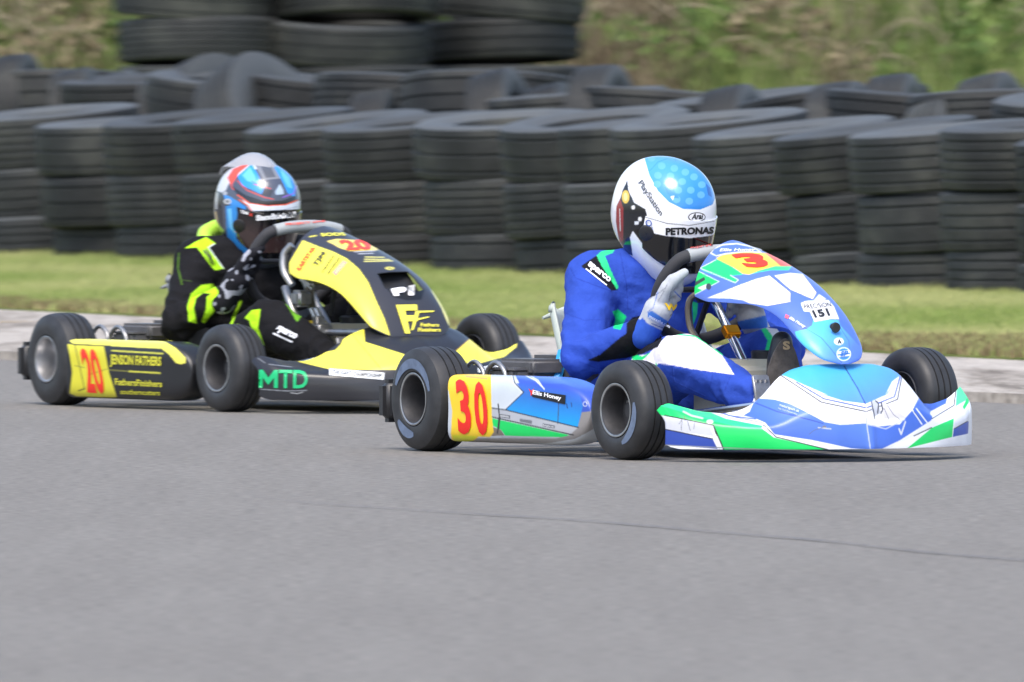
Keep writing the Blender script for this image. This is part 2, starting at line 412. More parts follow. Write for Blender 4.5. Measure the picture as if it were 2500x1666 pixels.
dry = (v < .09+.10*np.clip((u-.7)/.2, 0, 1)*(u < 1.02)+.05*np.array([noise.noise(Vector((p[0]*1.5, p[1]*1.5, 5))) for p in B])*2) & (rng.random(N) < .7); c[dry] = lerp3((.14, .11, .05), (.26, .21, .11), rng.random(dry.sum()))
hgt = .034+.03*np.clip(v-.9, 0, 1)/.1
blades('mown_grass', B, hgt, .006, c, 'short bright green grass strip below the tyre wall')

# far bank
def bank_z(x, y):
    return .5*(1/(1+math.exp(-(y-86)/1.0)))*1.6+max(0, (y-88))*.16+.12*noise.noise(Vector((x*.5, y*.3, 0)))
nx, ny = 60, 40; xs = np.linspace(-14, 14, nx); ys = np.linspace(80, 112, ny)
G = np.array([[(x, y, bank_z(x, y)-.1 if y > 80 else -.1) for x in xs] for y in ys])
tag(link('hill', grid_mesh(G), soil), 'overgrown earth bank behind the tyres', None, None, 'structure')
n = 90000; bx = rng.uniform(-7.5, 7.5, n); by = rng.uniform(84, 104, n)
B = np.stack([bx, by, np.array([bank_z(x, y) for x, y in zip(bx, by)])-.1], -1)
pxx = bx/by*FPX+1250
xs_ = bx/by*90
plant = np.interp(xs_, [-7, -3.2, -2.9, -2.55, -2.3, -.2, .1, .35, 1.05, 1.3, 1.9, 2.3, 2.9, 3.4, 7], [.3, .35, .35, -.1, -.45, -.3, .2, -.5, -.45, .6, .6, .15, .4, .6, .4])
g = np.clip(.5+plant+.75*np.array([noise.noise(Vector((x*1.3, y*.12, 9))) for x, y in zip(bx, by)])+.5*np.array([noise.noise(Vector((x*4.5, 0, y*.05))) for x in bx])+rng.normal(0, .15, n), 0, 1)
c = np.where(g[:, None] > .52, lerp3((.05, .09, .02), (.27, .33, .10), rng.random(n)**1.4), lerp3((.06, .042, .025), (.34, .28, .175), rng.random(n)**1.5))
blades('undergrowth', B, .55+.25*rng.random(n), .018, c, 'tangled green and dead brown undergrowth on the bank', .7)
# brambles: arching dead stems and leafy clumps as one mass
n = 30000; bx = rng.uniform(-5, 5, n); by = rng.uniform(86, 100, n); zz = np.array([bank_z(x, y) for x, y in zip(bx, by)])
B = np.stack([bx, by, zz+rng.uniform(0, .9, n)], -1)
gm = np.array([noise.noise(Vector((x*1.1, y*.2, z*2.2))) for x, y, z in B]); k = gm > .05; B = B[k]; m_ = len(B)
c = lerp3((.05, .10, .02), (.17, .24, .06), rng.random(m_)); br = np.array([noise.noise(Vector((p[0]*.8, 3, 1))) for p in B]) < -.1; c[br] = lerp3((.10, .075, .04), (.26, .215, .13), rng.random(br.sum()))
blades('leafage', B, .07, .035, c, 'leafy bramble clumps hanging over the bank', 1.5)
mb = MB()
for i in range(420):
    x, y = random.uniform(-4.5, 4.5), random.uniform(86, 97); z = bank_z(x, y)-.1; dx = random.uniform(-.9, .9); h = random.uniform(.4, 1.2)
    mb.tube([(x, y, z), (x+dx*.35, y, z+h*.8), (x+dx*.8, y, z+h), (x+dx*1.3, y, z+h*.7)], random.uniform(.004, .009), 4, 8)
tag(mb.build('bramble_stems', mat('dead_stems', (.31, .26, .17), rough=.8, vary=(5, .5, 1.3))), 'bare brown bramble stems arching over the bank', None, None, 'stuff')

# ------------------------------------------------------------------ tyre wall
def tyre_wall_mat():
    m = bpy.data.materials.new('weathered_rubber'); m.use_nodes = True; t = m.node_tree; b = t.nodes['Principled BSDF']
    tc = t.nodes.new('ShaderNodeTexCoord'); oi = t.nodes.new('ShaderNodeObjectInfo')
    n = t.nodes.new('ShaderNodeTexNoise'); n.noise_dimensions = '4D'; n.inputs['Scale'].default_value = 3.0; n.inputs['Detail'].default_value = 8; n.inputs['Roughness'].default_value = .6
    mu = t.nodes.new('ShaderNodeMath'); mu.operation = 'MULTIPLY'; mu.inputs[1].default_value = 50
    t.links.new(oi.outputs['Random'], mu.inputs[0]); t.links.new(mu.outputs[0], n.inputs['W']); t.links.new(tc.outputs['Object'], n.inputs['Vector'])
    cr = t.nodes.new('ShaderNodeValToRGB'); e = cr.color_ramp.elements; e[0].position = .32; e[0].color = (.010, .0115, .012, 1); e[1].position = .72; e[1].color = (.055, .057, .050, 1)
    e.new(.5); e[1].position = .5; e[1].color = (.019, .0205, .021, 1)
    t.links.new(n.outputs['Fac'], cr.inputs[0])
    # dust that settled on the flat sidewalls
    sx = t.nodes.new('ShaderNodeSeparateXYZ'); t.links.new(tc.outputs['Normal'], sx.inputs[0])
    mr = t.nodes.new('ShaderNodeMapRange'); mr.inputs[1].default_value = .35; mr.inputs[2].default_value = 1; mr.inputs[3].default_value = 0; mr.inputs[4].default_value = .55
    ab = t.nodes.new('ShaderNodeMath'); ab.operation = 'ABSOLUTE'; t.links.new(sx.outputs[2], ab.inputs[0]); t.links.new(ab.outputs[0], mr.inputs[0])
    mx = t.nodes.new('ShaderNodeMix'); mx.data_type = 'RGBA'; mx.inputs[7].default_value = (.105, .115, .12, 1)
    t.links.new(mr.outputs[0], mx.inputs[0]); t.links.new(cr.outputs[0], mx.inputs[6])
    m3 = t.nodes.new('ShaderNodeMapRange'); m3.inputs[3].default_value = .7; m3.inputs[4].default_value = 1.35; v3 = t.nodes.new('ShaderNodeVectorMath'); v3.operation = 'SCALE'
    t.links.new(oi.outputs['Random'], m3.inputs[0]); t.links.new(mx.outputs[2], v3.inputs[0]); t.links.new(m3.outputs[0], v3.inputs['Scale']); t.links.new(v3.outputs[0], b.inputs['Base Color'])
    b.inputs['Roughness'].default_value = .62; b.inputs['Specular IOR Level'].default_value = .4
    bp = t.nodes.new('ShaderNodeBump'); bp.inputs['Strength'].default_value = .4; bp.inputs['Distance'].default_value = .01
    n3 = t.nodes.new('ShaderNodeTexNoise'); n3.inputs['Scale'].default_value = 25; t.links.new(tc.outputs['Object'], n3.inputs['Vector'])
    t.links.new(n3.outputs[0], bp.inputs['Height']); t.links.new(bp.outputs[0], b.inputs['Normal'])
    return m
TW = tyre_wall_mat()
def tyre_mesh(name, rad, wid, bead, grooves, gd):
    h = wid/2; pr = [(h*.55, bead), (h*.8, bead*1.04), (h*.97, bead+(rad-bead)*.35), (h, bead+(rad-bead)*.6), (h*.97, bead+(rad-bead)*.86), (h*.9, rad*.985)]
    gw = wid*.022; ys = np.linspace(h*.62, -h*.62, grooves)
    for y in ys:
        crown = rad*(1-.012*(y/h)**2)
        pr += [(y+gw*1.3, crown), (y+gw, crown-gd), (y-gw, crown-gd), (y-gw*1.3, crown)]
    pr += [(-a, r) for a, r in pr[:6][::-1]]
    # inner liner
    pr += [(-h*.5, bead), (-h*.75, bead+(rad-bead)*.5), (-h*.5, rad*.93), (h*.5, rad*.93), (h*.75, bead+(rad-bead)*.5), (h*.5, bead)]
    mb = MB(); mb.lathe(pr, 64, axis='z', closed=True); o = mb.build(name, TW, None, True); return o
truck = [tyre_mesh('tyre', .52, .262, .29, 4, .012), tyre_mesh('tyre', .52, .268, .29, 5, .008), tyre_mesh('tyre', .515, .255, .29, 3, .014)]
front = [tyre_mesh('tyre', .455, .262, .25, 4, .011), tyre_mesh('tyre', .46, .268, .25, 5, .009), tyre_mesh('tyre', .45, .258, .25, 3, .013)]
car = [tyre_mesh('tyre', .33, .21, .2, 4, .007), tyre_mesh('tyre', .31, .2, .19, 3, .008)]
protos = truck+front+car; used = set()
def put_tyre(proto, loc, rot, label, group):
    if proto in used:
        o = proto.copy(); COL.objects.link(o)
    else: o = proto; used.add(proto)
    o.location = loc; o.rotation_euler = rot; o.name = 'tyre'; tag(o, label, 'tyre', group); return o
ORD = 'first second third fourth fifth sixth seventh eighth ninth tenth eleventh twelfth thirteenth fourteenth fifteenth sixteenth seventeenth eighteenth nineteenth twentieth'.split()
wd = (wallR-wallL); wl = wd.length; wdir = wd/wl; wnor = Vector((-wdir.y, wdir.x, 0)); wnor = wnor if wnor.y > 0 else -wnor
def solve_limb(lpx, off=0.0, rad=.456):
    lo, hi = -1.0, 2.0
    for _ in range(40):
        m = (lo+hi)/2; c = wallL+wd*m+wnor*(off+.5); x = 1250+FPX*(c.x-rad)/c.y
        if x < lpx: lo = m
        else: hi = m
    return wallL+wd*m+wnor*(off+.5)
limbs = [-75, 98, 255, 410, 560, 745, 970, 1160, 1285, 1420, 1600, 1805, 1965, 2165, 2330]
for i, lp in enumerate(limbs):
    c = solve_limb(lp*1.0625)
    z = -.035; stz = random.uniform(-.02, .03); sag = random.uniform(-1.6, 2.2); lean = Vector((random.uniform(-.045, .01), random.uniform(-.03, .05), 0))
    for k in range(3):
        pr = random.choice(front); hh = .262
        j = Vector((random.uniform(-.018, .018), random.uniform(-.03, .03), 0))+lean*(k-1)
        tilt = (0, R(1.2), R(2.8+random.uniform(-1.5, 2.5)))[k]
        if k == 2 and i in (6, 7): tilt = R(6.5)
        lab = '%s tyre of the %s front stack from the left' % (('bottom', 'middle', 'top')[k], ORD[i])
        o = put_tyre(pr, (c.x+j.x, c.y+j.y, z+hh/2+(.012 if k == 2 else 0)+stz), (0, 0, 0), 'large worn black truck tyre, '+lab, 'truck tyres stacked in the front row of the wall')
        ax = Vector((random.uniform(.6, 1), random.uniform(-.35, .35), 0)).normalized()
        ly_ = -R((2.0, 3.4, 5.0)[k]+sag)
        o.rotation_euler = (Matrix.Rotation(ly_, 3, 'Y') @ Matrix.Rotation(tilt*.8, 3, ax) @ Matrix.Rotation(random.uniform(0, 6), 3, 'Z')).to_euler()
        z += hh
# second row, a little taller than the front one
for i in range(13):
    c = solve_limb((-60+i*195)*1.0625, 1.12); z = .73 if i < 6 else .66
    for k in range(1):
        o = put_tyre(random.choice(front), (c.x, c.y, z+.1), (R(random.uniform(1, 6)), R(random.uniform(-7, 7)), random.uniform(0, 6)),
                     'top tyre of the %s rear stack from the left, behind the front row' % ORD[i], 'truck tyres topping the second row')
    for k in range(3):
        put_tyre(random.choice(front), (c.x, c.y, -.08+.135+k*.26), (0, 0, random.uniform(0, 6)), 'tyre hidden behind the front wall, %s up in the %s rear stack' % (ORD[k], ORD[i]), 'lower tyres of the second row')
# loose tyres thrown on top
loose = [(45, 112, 65, 8), (130, 172, 50, 30), (190, 152, 72, -10), (300, 148, 60, 18), (385, 178, 75, 8), (520, 122, 52, -22, 1), (640, 120, 60, -30, 1), (760, 195, 70, 20), (880, 190, 64, -8), (1010, 200, 40, 60),
         (1165, 152, 66, 14), (1285, 185, 76, -14), (1385, 137, 62, 4), (1560, 205, 48, 50), (1700, 190, 62, 10), (1850, 208, 70, 24), (1940, 184, 60, -6), (2065, 156, 66, 6), (2205, 205, 50, 20), (2295, 162, 60, -12)]
for i, L_ in enumerate(loose):
    lx, ly, yaw, lean = L_[:4]; yaw = yaw+10 if yaw < 76 and len(L_) < 5 else yaw; pr = truck[1] if len(L_) > 4 else random.choice(car); rad = .52 if len(L_) > 4 else .33
    c = solve_limb(lx*1.0625-150, 1.0+.35*(i % 2)); D = c.y; x = (lx*1.0625-1250)/FPX*D; top = HC-(ly*1.0625-156)/FPX*D
    up_ = math.cos(R(lean))*rad+math.sin(abs(R(lean)))*.1
    o = put_tyre(pr, (x, D, top-up_), (0, 0, 0), 'loose tyre standing slumped in the top of the wall, %s' % ('last of all at the right' if i == 19 else ORD[i]+' from the left'), 'loose tyres slumped on top of the wall')
    o.rotation_euler = (Matrix.Rotation(R(yaw), 3, 'Z') @ Matrix.Rotation(R(90-abs(lean)), 3, 'X')).to_euler()
# two scraps of white paper caught on the tyres
for (qx, qy, lab) in ((1860, 293, 'white scrap of paper lying on top of the front stacks right of the white helmet'), (1966, 276, 'smaller thin white strip of paper further right on the tyre wall')):
    D = 64.5; x = (qx-1250)/FPX*D; z = HC-(qy-156)/FPX*D
    o = MB().box((0, 0, 0), (.10 if qx < 1900 else .08, .05, .014 if qx < 1900 else .006), M=Matrix.Rotation(R(8), 3, 'Y')).build('paper_scrap', mat('paper', 'e8e8ea', rough=.8)); o.location = (x, D, z); tag(o, lab, 'litter', 'paper scraps on the tyre wall')
# tall stacks behind
tall = [(450, 84, 7), (640, 86.5, 7), (812, 84, 7), (1010, 87, 7), (1150, 85, 7)]
for i, (cx, D, nn) in enumerate(tall):
    x = (cx*1.0625-1250)/FPX*D
    for k in range(nn):
        tl = R(random.uniform(-3, 3)) if k > 3 else 0
        o = put_tyre(random.choice(truck), (x+random.uniform(-.04, .04), D, -.08+.14+k*.277), (tl, R((5, -6, 4, 7, -3)[i]+random.uniform(-2, 2)) if k > 3 else 0, random.uniform(0, 6)),
                     'large truck tyre, %s up in the %s tall stack from the left behind the wall' % (ORD[k], ORD[i]), 'truck tyres in the tall stacks behind the wall')

# ------------------------------------------------------------------ kart parts
TH = R(-60)
KM30 = Matrix.Translation((.209, 36.24, 0)) @ Matrix.Rotation(TH, 4, 'Z')
KM20 = Matrix.Translation((-.934, 41.1, 0)) @ Matrix.Rotation(TH, 4, 'Z')

def wheel(parent, loc, rad, wid, rimmat, outer, steer=0., label=None, marks=()):
    """outer -1: the outside faces the camera side (-y)."""
    M = Matrix.Translation(loc) @ Matrix.Rotation(steer+(0 if outer < 0 else math.pi), 4, 'Z')
    wh = empty('wheel', parent, M)
    h = wid/2; br = .069
    pr = [(-h*.86, br), (-h*.97, br+.006), (-h*1.0, br+(rad-br)*.3), (-h*1.0, br+(rad-br)*.52), (-h*.93, br+(rad-br)*.72), (-h*.8, rad*.955), (-h*.6, rad*.985)]
    for gy in (-.30, .05, .40):
        y = gy*h; crn = rad*(1-.012*(y/h)**2); pr += [(y-.0028, crn), (y-.0018, crn-.0045), (y+.0018, crn-.0045), (y+.0028, crn)]
    pr += [(-y, r) for y, r in pr[:7][::-1]]
    mb = MB(); mb.lathe(pr, 96); ty = mb.build('tyre', M_['rubber'], wh, True)
    rp = [(-h*.86, br-.001), (-h*.93, br+.001), (-h*.95, br-.002), (-h*.93, br-.006), (-h*.8, br-.008), (-h*.55, br-.0115), (-h*.1, br-.013), (h*.15, br-.0135), (h*.16, .02), (-h*.2, .02), (-h*.22, .011), (-h*.22, .0005)]
    mb = MB(); mb.lathe(rp, 64)
    mb.lathe([(h*.86, br-.001), (h*.9, br-.004), (h*.15, br-.0135)], 64)
    rm = mb.build('rim', rimmat, wh, True)
    mb = MB(); mb.lathe([(-h*.90, br+.0005), (-h*.965, br+.0016), (-h*.975, br-.001), (-h*.95, br-.004)], 64); mb.build('rim_lip', M_['alu'], wh, True)
    mb = MB()
    for k in range(3):
        a = k*2*math.pi/3+.4; mb.box((.033*math.cos(a), h*.13, .033*math.sin(a)), (.01, .012, .01), bev=.002)
    mb.build('wheel_bolt', M_['alu'], wh)
    for a0, a1 in marks:
        V = []; F = []; n = 24
        for i in range(n+1):
            a = R(a0+(a1-a0)*i/n); e = math.sin(math.pi*min(max(i/n, .02), .98))**.35
            rm_ = br+(rad-br)*.36; dr = (rad-br)*.19*e
            for r_ in (rm_-dr, rm_+dr): V.append((r_*math.cos(a), -h*1.0-.0012, r_*math.sin(a)))
            if i: k = 2*i; F.append((k-2, k, k+1, k-1))
        m2 = MB(); m2.add((V, F)); m2.build('sidewall_marking', M_['sidemark'], wh)
    return wh

def nose(parent, MW, prm, layers, frame, base, name='nose_cone'):
    yk = prm['y']; NV, NU = 640, 170
    y = np.linspace(-prm['y'][-1], prm['y'][-1], NV); ay = np.abs(y)
    def sm(vals): # smooth interpolation over |y|
        d = np.linspace(0, yk[-1], 400); z = np.interp(d, yk, vals); k = np.ones(21)/21; zp = np.concatenate([z[:10][::-1], z, np.full(10, z[-1])]); z2 = np.convolve(zp, k, 'valid'); z2[-8:] = z[-8:]
        return np.interp(ay, d, z2)
    xe, ze, xf, zb = sm(prm['xe']), sm(prm['ze']), sm(prm['xf']), sm(prm['zb'])
    if 'asym' in prm: ze = ze+prm['asym']*(y/yk[-1])*(ay/yk[-1])
    gxc, gzc = prm['gc']; gxw, gzw = prm['gw']
    t = np.linspace(0, 1, NU); k = np.linspace(0, 1, len(gxc))
    def g(vals): return catmull(np.array(vals)[:, None], NU)[:, 0]
    wgt = np.clip((ay-prm['hump'][0])/(prm['hump'][1]-prm['hump'][0]), 0, 1); wgt = wgt*wgt*(3-2*wgt)
    gx = g(gxc)[:, None]*(1-wgt)+g(gxw)[:, None]*wgt; gz = g(gzc)[:, None]*(1-wgt)+g(gzw)[:, None]*wgt
    X = xe+(xf-xe)*gx; Z = ze+(zb-ze)*gz; Y = np.broadcast_to(y, X.shape).copy()
    # keel along the centre line, soft fluting on the bonnet
    X += .006*np.exp(-(Y/.012)**2)*gz
    endw = np.clip((ay-yk[-1]+.02)/.02, 0, 1)**2; X -= endw*.02*np.sin(np.pi*gz)*0
    Y += .008
    Gd = np.stack([X, Y, Z], -1); me = grid_mesh(Gd)
    me.update(); face_out(me, MW); paint(me, MW, base, layers, frame, facing=False)
    o = link(name, me, M_['livery'], parent); s = o.modifiers.new('s', 'SOLIDIFY'); s.thickness = .004; s.offset = -1
    return o, bvh_of(o, MW)

def fairing(parent, MW, C, E, S0, layers, frame, base, name='front_panel', nu=330, nvh=90, hole=None):
    """C centre-line (x,z) list, E near edge (x,y,z) list, same count. S0: power of the cross curve."""
    C = catmull(np.array(C, float), nu); E = catmull(np.array(E, float), nu); S0 = np.interp(np.linspace(0, 1, nu), np.linspace(0, 1, len(S0)), S0)
    a = np.linspace(-1, 1, 2*nvh+1); G = np.zeros((nu, len(a), 3)); aa = np.abs(a)
    for i in range(nu):
        w_ = -E[i, 1]; s = np.sin(aa*np.pi/2); G[i, :, 1] = np.sign(a)*w_*s
        k = 1-(1-s**S0[i])**(1/S0[i]) if S0[i] > 1 else s
        G[i, :, 0] = C[i, 0]+(E[i, 0]-C[i, 0])*k; G[i, :, 2] = C[i, 1]+(E[i, 2]-C[i, 1])*k
    me = grid_mesh(G); me.update(); face_out(me, MW); paint(me, MW, base, layers, frame, facing=False)
    if hole is not None:
        P = np.array(MW); v = G.reshape(-1, 3) @ P[:3, :3].T+P[:3, 3]; ins = in_poly(project(v), fr(frame, hole))
        bm = bmesh.new(); bm.from_mesh(me); bm.verts.ensure_lookup_table(); bmesh.ops.delete(bm, geom=[bm.verts[i] for i in np.nonzero(ins)[0]], context='VERTS'); bm.to_mesh(me); bm.free()
    o = link(name, me, M_['livery'], parent); s = o.modifiers.new('s', 'SOLIDIFY'); s.thickness = .0035; s.offset = -1
    return o, bvh_of(o, MW)

def side_pod(parent, MW, x0, x1, y0, y1, zc, hb, a, round_from, layers, frame, base, sign=1):
    NS, NL = 260, 220; xs = np.concatenate([np.linspace(x0, x1, NS)]); th = np.linspace(0, 2*np.pi, 4001); e = .42
    cu_, su_ = np.sign(np.cos(th))*np.abs(np.cos(th))**e, np.sign(np.sin(th))*np.abs(np.sin(th))**e
    L_ = np.concatenate([[0], np.cumsum(np.hypot(np.diff(cu_)*a, np.diff(su_)*hb))]); tt = np.linspace(0, L_[-1], NL, endpoint=False)
    cu_, su_ = np.interp(tt, L_, cu_), np.interp(tt, L_, su_)
    G = np.zeros((NS+2, NL, 3))
    for i in range(NS+2):
        x = xs[min(max(i-1, 0), NS-1)]; f = (x-x0)/(x1-x0); yo = y0+(y1-y0)*f
        r = rb = 1.0
        if x > round_from: q = (x-round_from)/(x1-round_from); r = max(0.02, (1-q**2.0)**.5); rb = max(0.02, (1-q**4.0)**.5)
        rr = min(1, .72+.28*((x-x0)/.012)**.5) if x-x0 < .012 else 1.
        thk = a*(1-.45*max(0, (x-round_from)/(x1-round_from))**2)*rr
        if i in (0, NS+1): r *= .01; rb *= .01; thk *= .01; rr = 1
        G[i, :, 0] = x
        G[i, :, 1] = sign*(yo+a+thk*cu_)
        G[i, :, 2] = zc+hb*np.where(su_ > 0, r, rb)*(rr if i not in (0, NS+1) else 1)*su_
    # lean the rear edge: tall parts reach further back
    G[:, :, 0] -= np.clip(1-(G[:, :, 0]-x0)/.12, 0, 1)*.014*(((G[:, :, 2]-zc)/hb)**2-.4)
    me = grid_mesh(G, True); me.update(); paint(me, MW, base, layers, frame, facing=False)
    o = link('side_pod', me, M_['livery'], parent); return o, bvh_of(o, MW)

def plain_pod(parent, MW, **k):
    return side_pod(parent, MW, layers=[], frame='px', **k)[0]

def steering(parent, hub, up, Rw, grip, topm):
    up = np.array(up, float); up /= np.linalg.norm(up); hub = np.array(hub); yv = np.array([0, 1., 0]); nrm = np.cross(yv, up)
    def pt(a, r=1.0):   # rounded wheel with a flattened top bar
        c, s = math.cos(a), math.sin(a); s2 = s*1.0
        if s > .62: s2 = .62+(s-.62)*.35
        return hub+Rw*r*(c*yv+s2*up)
    e = empty('steering_wheel', parent)
    angs = np.radians(np.arange(48, 132+1, 12)); mb = MB(); mb.tube([pt(a) for a in angs], .0185, 12, 30); mb.build('top_bar', topm, e, True)
    angs = np.radians(np.arange(132, 408+1, 12)); mb = MB(); mb.tube([pt(a) for a in angs], .0172, 12, 90); mb.build('rim', grip, e, True)
    mb = MB()
    for a in (R(0), R(180), R(270)): mb.tube([hub, hub*.4+pt(a)*.6, pt(a)], .008, 8, 8)
    mb.box(tuple(hub), (.03, .09, .07), bev=.006); mb.build('spoke', M_['blackp'], e, True)
    return e, pt, nrm

def lathe_between(mb, a, b, r, seg=14): mb.tube([a, b], r, seg)

def chassis(k, frame_m, seatm, pal, silver_rear, rr=.139, fr_=.13, wb=.96, tr=.485, tf=.434, marks=None):
    mb = MB()
    for s in (-1, 1):
        mb.tube([(-.12, s*.30, .07), (.05, s*.31, .06), (.3, s*.33, .05), (.62, s*.30, .05), (.85, s*.24, .055), (1.12, s*.2, .06)], .015, 12, 50)
        mb.tube([(wb, s*.24, .1), (wb, s*.3, .12), (wb, s*.36, .13)], .014, 10, 10)
        mb.tube([(.22, s*.32, .06), (.22, s*.46, .09)], .011, 8); mb.tube([(.66, s*.3, .06), (.66, s*.43, .09)], .011, 8)
    mb.tube([(.55, -.31, .05), (.55, .31, .05)], .014, 10); mb.tube([(1.12, -.2, .06), (1.17, -.12, .06), (1.17, .12, .06), (1.12, .2, .06)], .014, 10, 24)
    mb.tube([(wb-.12, -.26, .055), (wb-.12, .26, .055)], .014, 10); mb.tube([(-.05, -.3, .07), (-.05, .3, .07)], .014, 10)
    mb.build('chassis_frame', frame_m, k, True)
    MB().box((.82, 0, .04), (.62, .46, .005)).build('floor_tray', M_['alu'], k)
    mb = MB(); mb.tube([(0, -tr, rr), (0, tr, rr)], .0175, 14); mb.build('rear_axle', M_['chrome'], k, True)
    MB().box((-.2, 0, .13), (.055, 1.06, .115), bev=.018).build('rear_bumper', M_['blackp'], k, True)
    mb = MB(); mb.lathe([(-.03, .035), (-.03, .085), (-.024, .085), (-.024, .035)], 40, c=(0, .18, rr)); mb.build('brake_disc', M_['alu'], k, True)
    # stub axles and track rods
    for s in (-1, 1):
        mb = MB(); mb.tube([(wb, s*.34, .13), (wb, s*tf, .13)], .0125, 10); mb.box((wb, s*.335, .13), (.03, .025, .07), bev=.004); mb.build('stub_axle', M_['alu'], k, True)
        mb = MB(); mb.tube([(wb-.1, s*.05, .10), (wb-.08, s*.34, .13)], .006, 8); mb.build('track_rod', M_['chrome'], k, True)
    # seat shell
    xs = [(.085, .37), (.10, .30), (.14, .2), (.19, .11), (.26, .06), (.36, .045), (.46, .06), (.52, .095)]; G = []
    for i, (x, z) in enumerate(catmull(np.array(xs), 30)):
        f = i/29; row = []
        wdt = .218+.012*math.sin(f*3); rise = .235*max(0, math.sin(min(1, f*1.05+.12)*math.pi))**.7+.01
        for a_ in np.linspace(-1, 1, 31):
            s_ = abs(a_)**3.2; row.append((x+(.10*s_ if f < .5 else -.0)*(1-f), wdt*math.copysign(min(1, abs(a_)*1.08)**.9, a_)*(1+.0*s_), z+rise*s_*(f**.4)))
        G.append(row)
    me = grid_mesh(np.array(G)); o = link('seat', me, seatm, k); sm_ = o.modifiers.new('s', 'SOLIDIFY'); sm_.thickness = .007
    mb = MB(); mb.tube([(.075, -.19, .352), (.06, -.1, .375), (.058, 0, .38), (.06, .1, .375), (.075, .19, .352)], [.004, .011, .012, .011, .004], 8, 30); mb.build('seat_lip', seatm, k, True)
    for s in (-1, 1):
        mb = MB(); mb.tube([(.33, s*.33, .07), (.29, s*.28, .17), (.255, s*.232, .265)], .0155, 8, 12); mb.build('seat_stay', frame_m, k, True)
    # engine, air box and exhaust beside the seat
    mb = MB(); mb.box((.2, -.33, .155), (.14, .12, .14), bev=.01); mb.box((.2, -.30, .225), (.19, .10, .045), bev=.01)
    for i in range(3): mb.box((.2, -.33, .185+.018*i), (.146, .126, .005))
    mb.build('engine', M_['greyp'], k, True)
    e = MB(); e.box((.20, -.20, .205), (.26, .09, .10), bev=.02); e.build('air_box', M_['greyp'], k, True)
    for xx in (.075, .19):
        mb = MB(); mb.tube([(xx-.06, -.40, .17), (xx-.045, -.40, .215), (xx, -.40, .238), (xx+.045, -.40, .215), (xx+.06, -.40, .17)], .0065, 10, 30); mb.build('hose_loop', M_['alu'], k, True)
    # fuel tank under the wheel
    mb = MB(); mb.box((.80, 0, .155), (.2, .22, .20), bev=.028); mb.build('fuel_tank', M_['tank'], k, True)
    mb = MB(); mb.lathe([(0, .001), (0, .04), (.02, .042), (.024, .038), (.024, .001)], 28, c=(.80, .07, .253), axis='z'); mb.build('tank_cap', M_['blackp'], k, True)
    # pedals
    for s in (-1, 1):
        mb = MB(); mb.tube([(1.12, s*.14, .05), (1.12, s*.14, .17)], .007, 8); mb.box((1.125, s*.14, .185), (.010, .052, .075), M=Matrix.Rotation(R(-18), 3, 'Y'), bev=.004)
        for i in range(3):
            for j in range(3): mb.box((1.117+.012*(j-1)*.3, s*.14+(i-1)*.014, .185+(j-1)*.02), (.014, .007, .007))
        mb.build('pedal', M_['alu'], k, True)
    # side-pod bars and nose bumper tubes
    mb = MB(); mb.tube([(1.02, -.30, .08), (1.16, -.26, .10), (1.26, -.16, .12), (1.29, 0, .12), (1.26, .16, .12), (1.16, .26, .10), (1.02, .30, .08)], .010, 8, 60)
    mb.build('front_bumper_bar', M_['chrome'], k, True)
    mk = marks or {}
    rim_r = M_['rimsilver'] if silver_rear else M_['rimdark']
    wheel(k, (0, -tr, rr), rr, .125, rim_r, -1, 0, marks=mk.get('rear', ()))
    wheel(k, (0, tr, rr), rr, .125, rim_r, 1)
    wheel(k, (wb, -tf, fr_), fr_, .112, M_['rimdark'], -1, R(4), marks=mk.get('front', ()))
    wheel(k, (wb, tf, fr_+.024), fr_, .112, M_['rimdark'], 1, R(5))   # inside wheel lifts in the corner

# ------------------------------------------------------------------ drivers
def hand(parent, MW, wrist, knuck, rimdir, nrm_out, side, base, layers, frame, name='glove'):
    """closed glove: palm from wrist to knuckles, four fingers curling round the wheel rim, thumb on top."""
    W, K = Vector(wrist), Vector(knuck); d = (K-W); L = d.length; d.normalize(); o = Vector(nrm_out).normalized(); ax = Vector(rimdir).normalized()
    pr = [('c', W-d*.035, W+d*.005, .038, .035), ('c', W+d*.005, W+d*(L*.55), .034, .039)]
    for i, t in enumerate((-.040, -.014, .013, .038)):
        base_k = K+ax*t+o*.006; pr.append(('c', W+d*(L*.45)+ax*t*.6, base_k, .021, .0155))
        ln = (.030, .034, .032, .026)[i]; inn = -o
        p1 = base_k; p2 = p1+d*ln*.85+o*-.004; p3 = p2+inn*ln*.8+d*.004; p4 = p3+inn*ln*.35-d*ln*.55
        for a_, b_, r1, r2 in ((p1, p2, .0138, .0128), (p2, p3, .0126, .012), (p3, p4, .012, .0108)): pr.append(('c', a_, b_, r1, r2))
    tb = W+d*(L*.35)+ax*.028; t1 = tb+ax*.026+d*.028; t2 = t1+d*.032-o*.012; t3 = t2+d*.018-o*.018
    for a_, b_, r1, r2 in ((tb, t1, .022, .018), (t1, t2, .0175, .0155), (t2, t3, .0145, .012)): pr.append(('c', a_, b_, r1, r2))
    me = solid(pr, .0032, 4); paint(me, MW, base, layers, frame)
    return link(name, me, M_['glovem'], parent)

def suit_disp(joints, amp=.006):
    def f(p):
        q = Vector((p.x*9, p.y*9, p.z*16)); a = noise.noise(q)
        cr = 0
        for j, rad, k in joints:
            d = (p-Vector(j)).length
            if d < rad: cr += (1-d/rad)*(.6-abs(math.sin((p.z*k[2]+p.x*k[0]+p.y*k[1])*.5+3*noise.noise(p*11))))*.62
        return 2.1*amp*(.5*a+.3*noise.noise(q*2.1)+.5*(.35-abs(noise.noise(Vector((p.x*13+p.z*9, p.y*13, p.z*20-p.x*8))))))+.02*cr
    return f

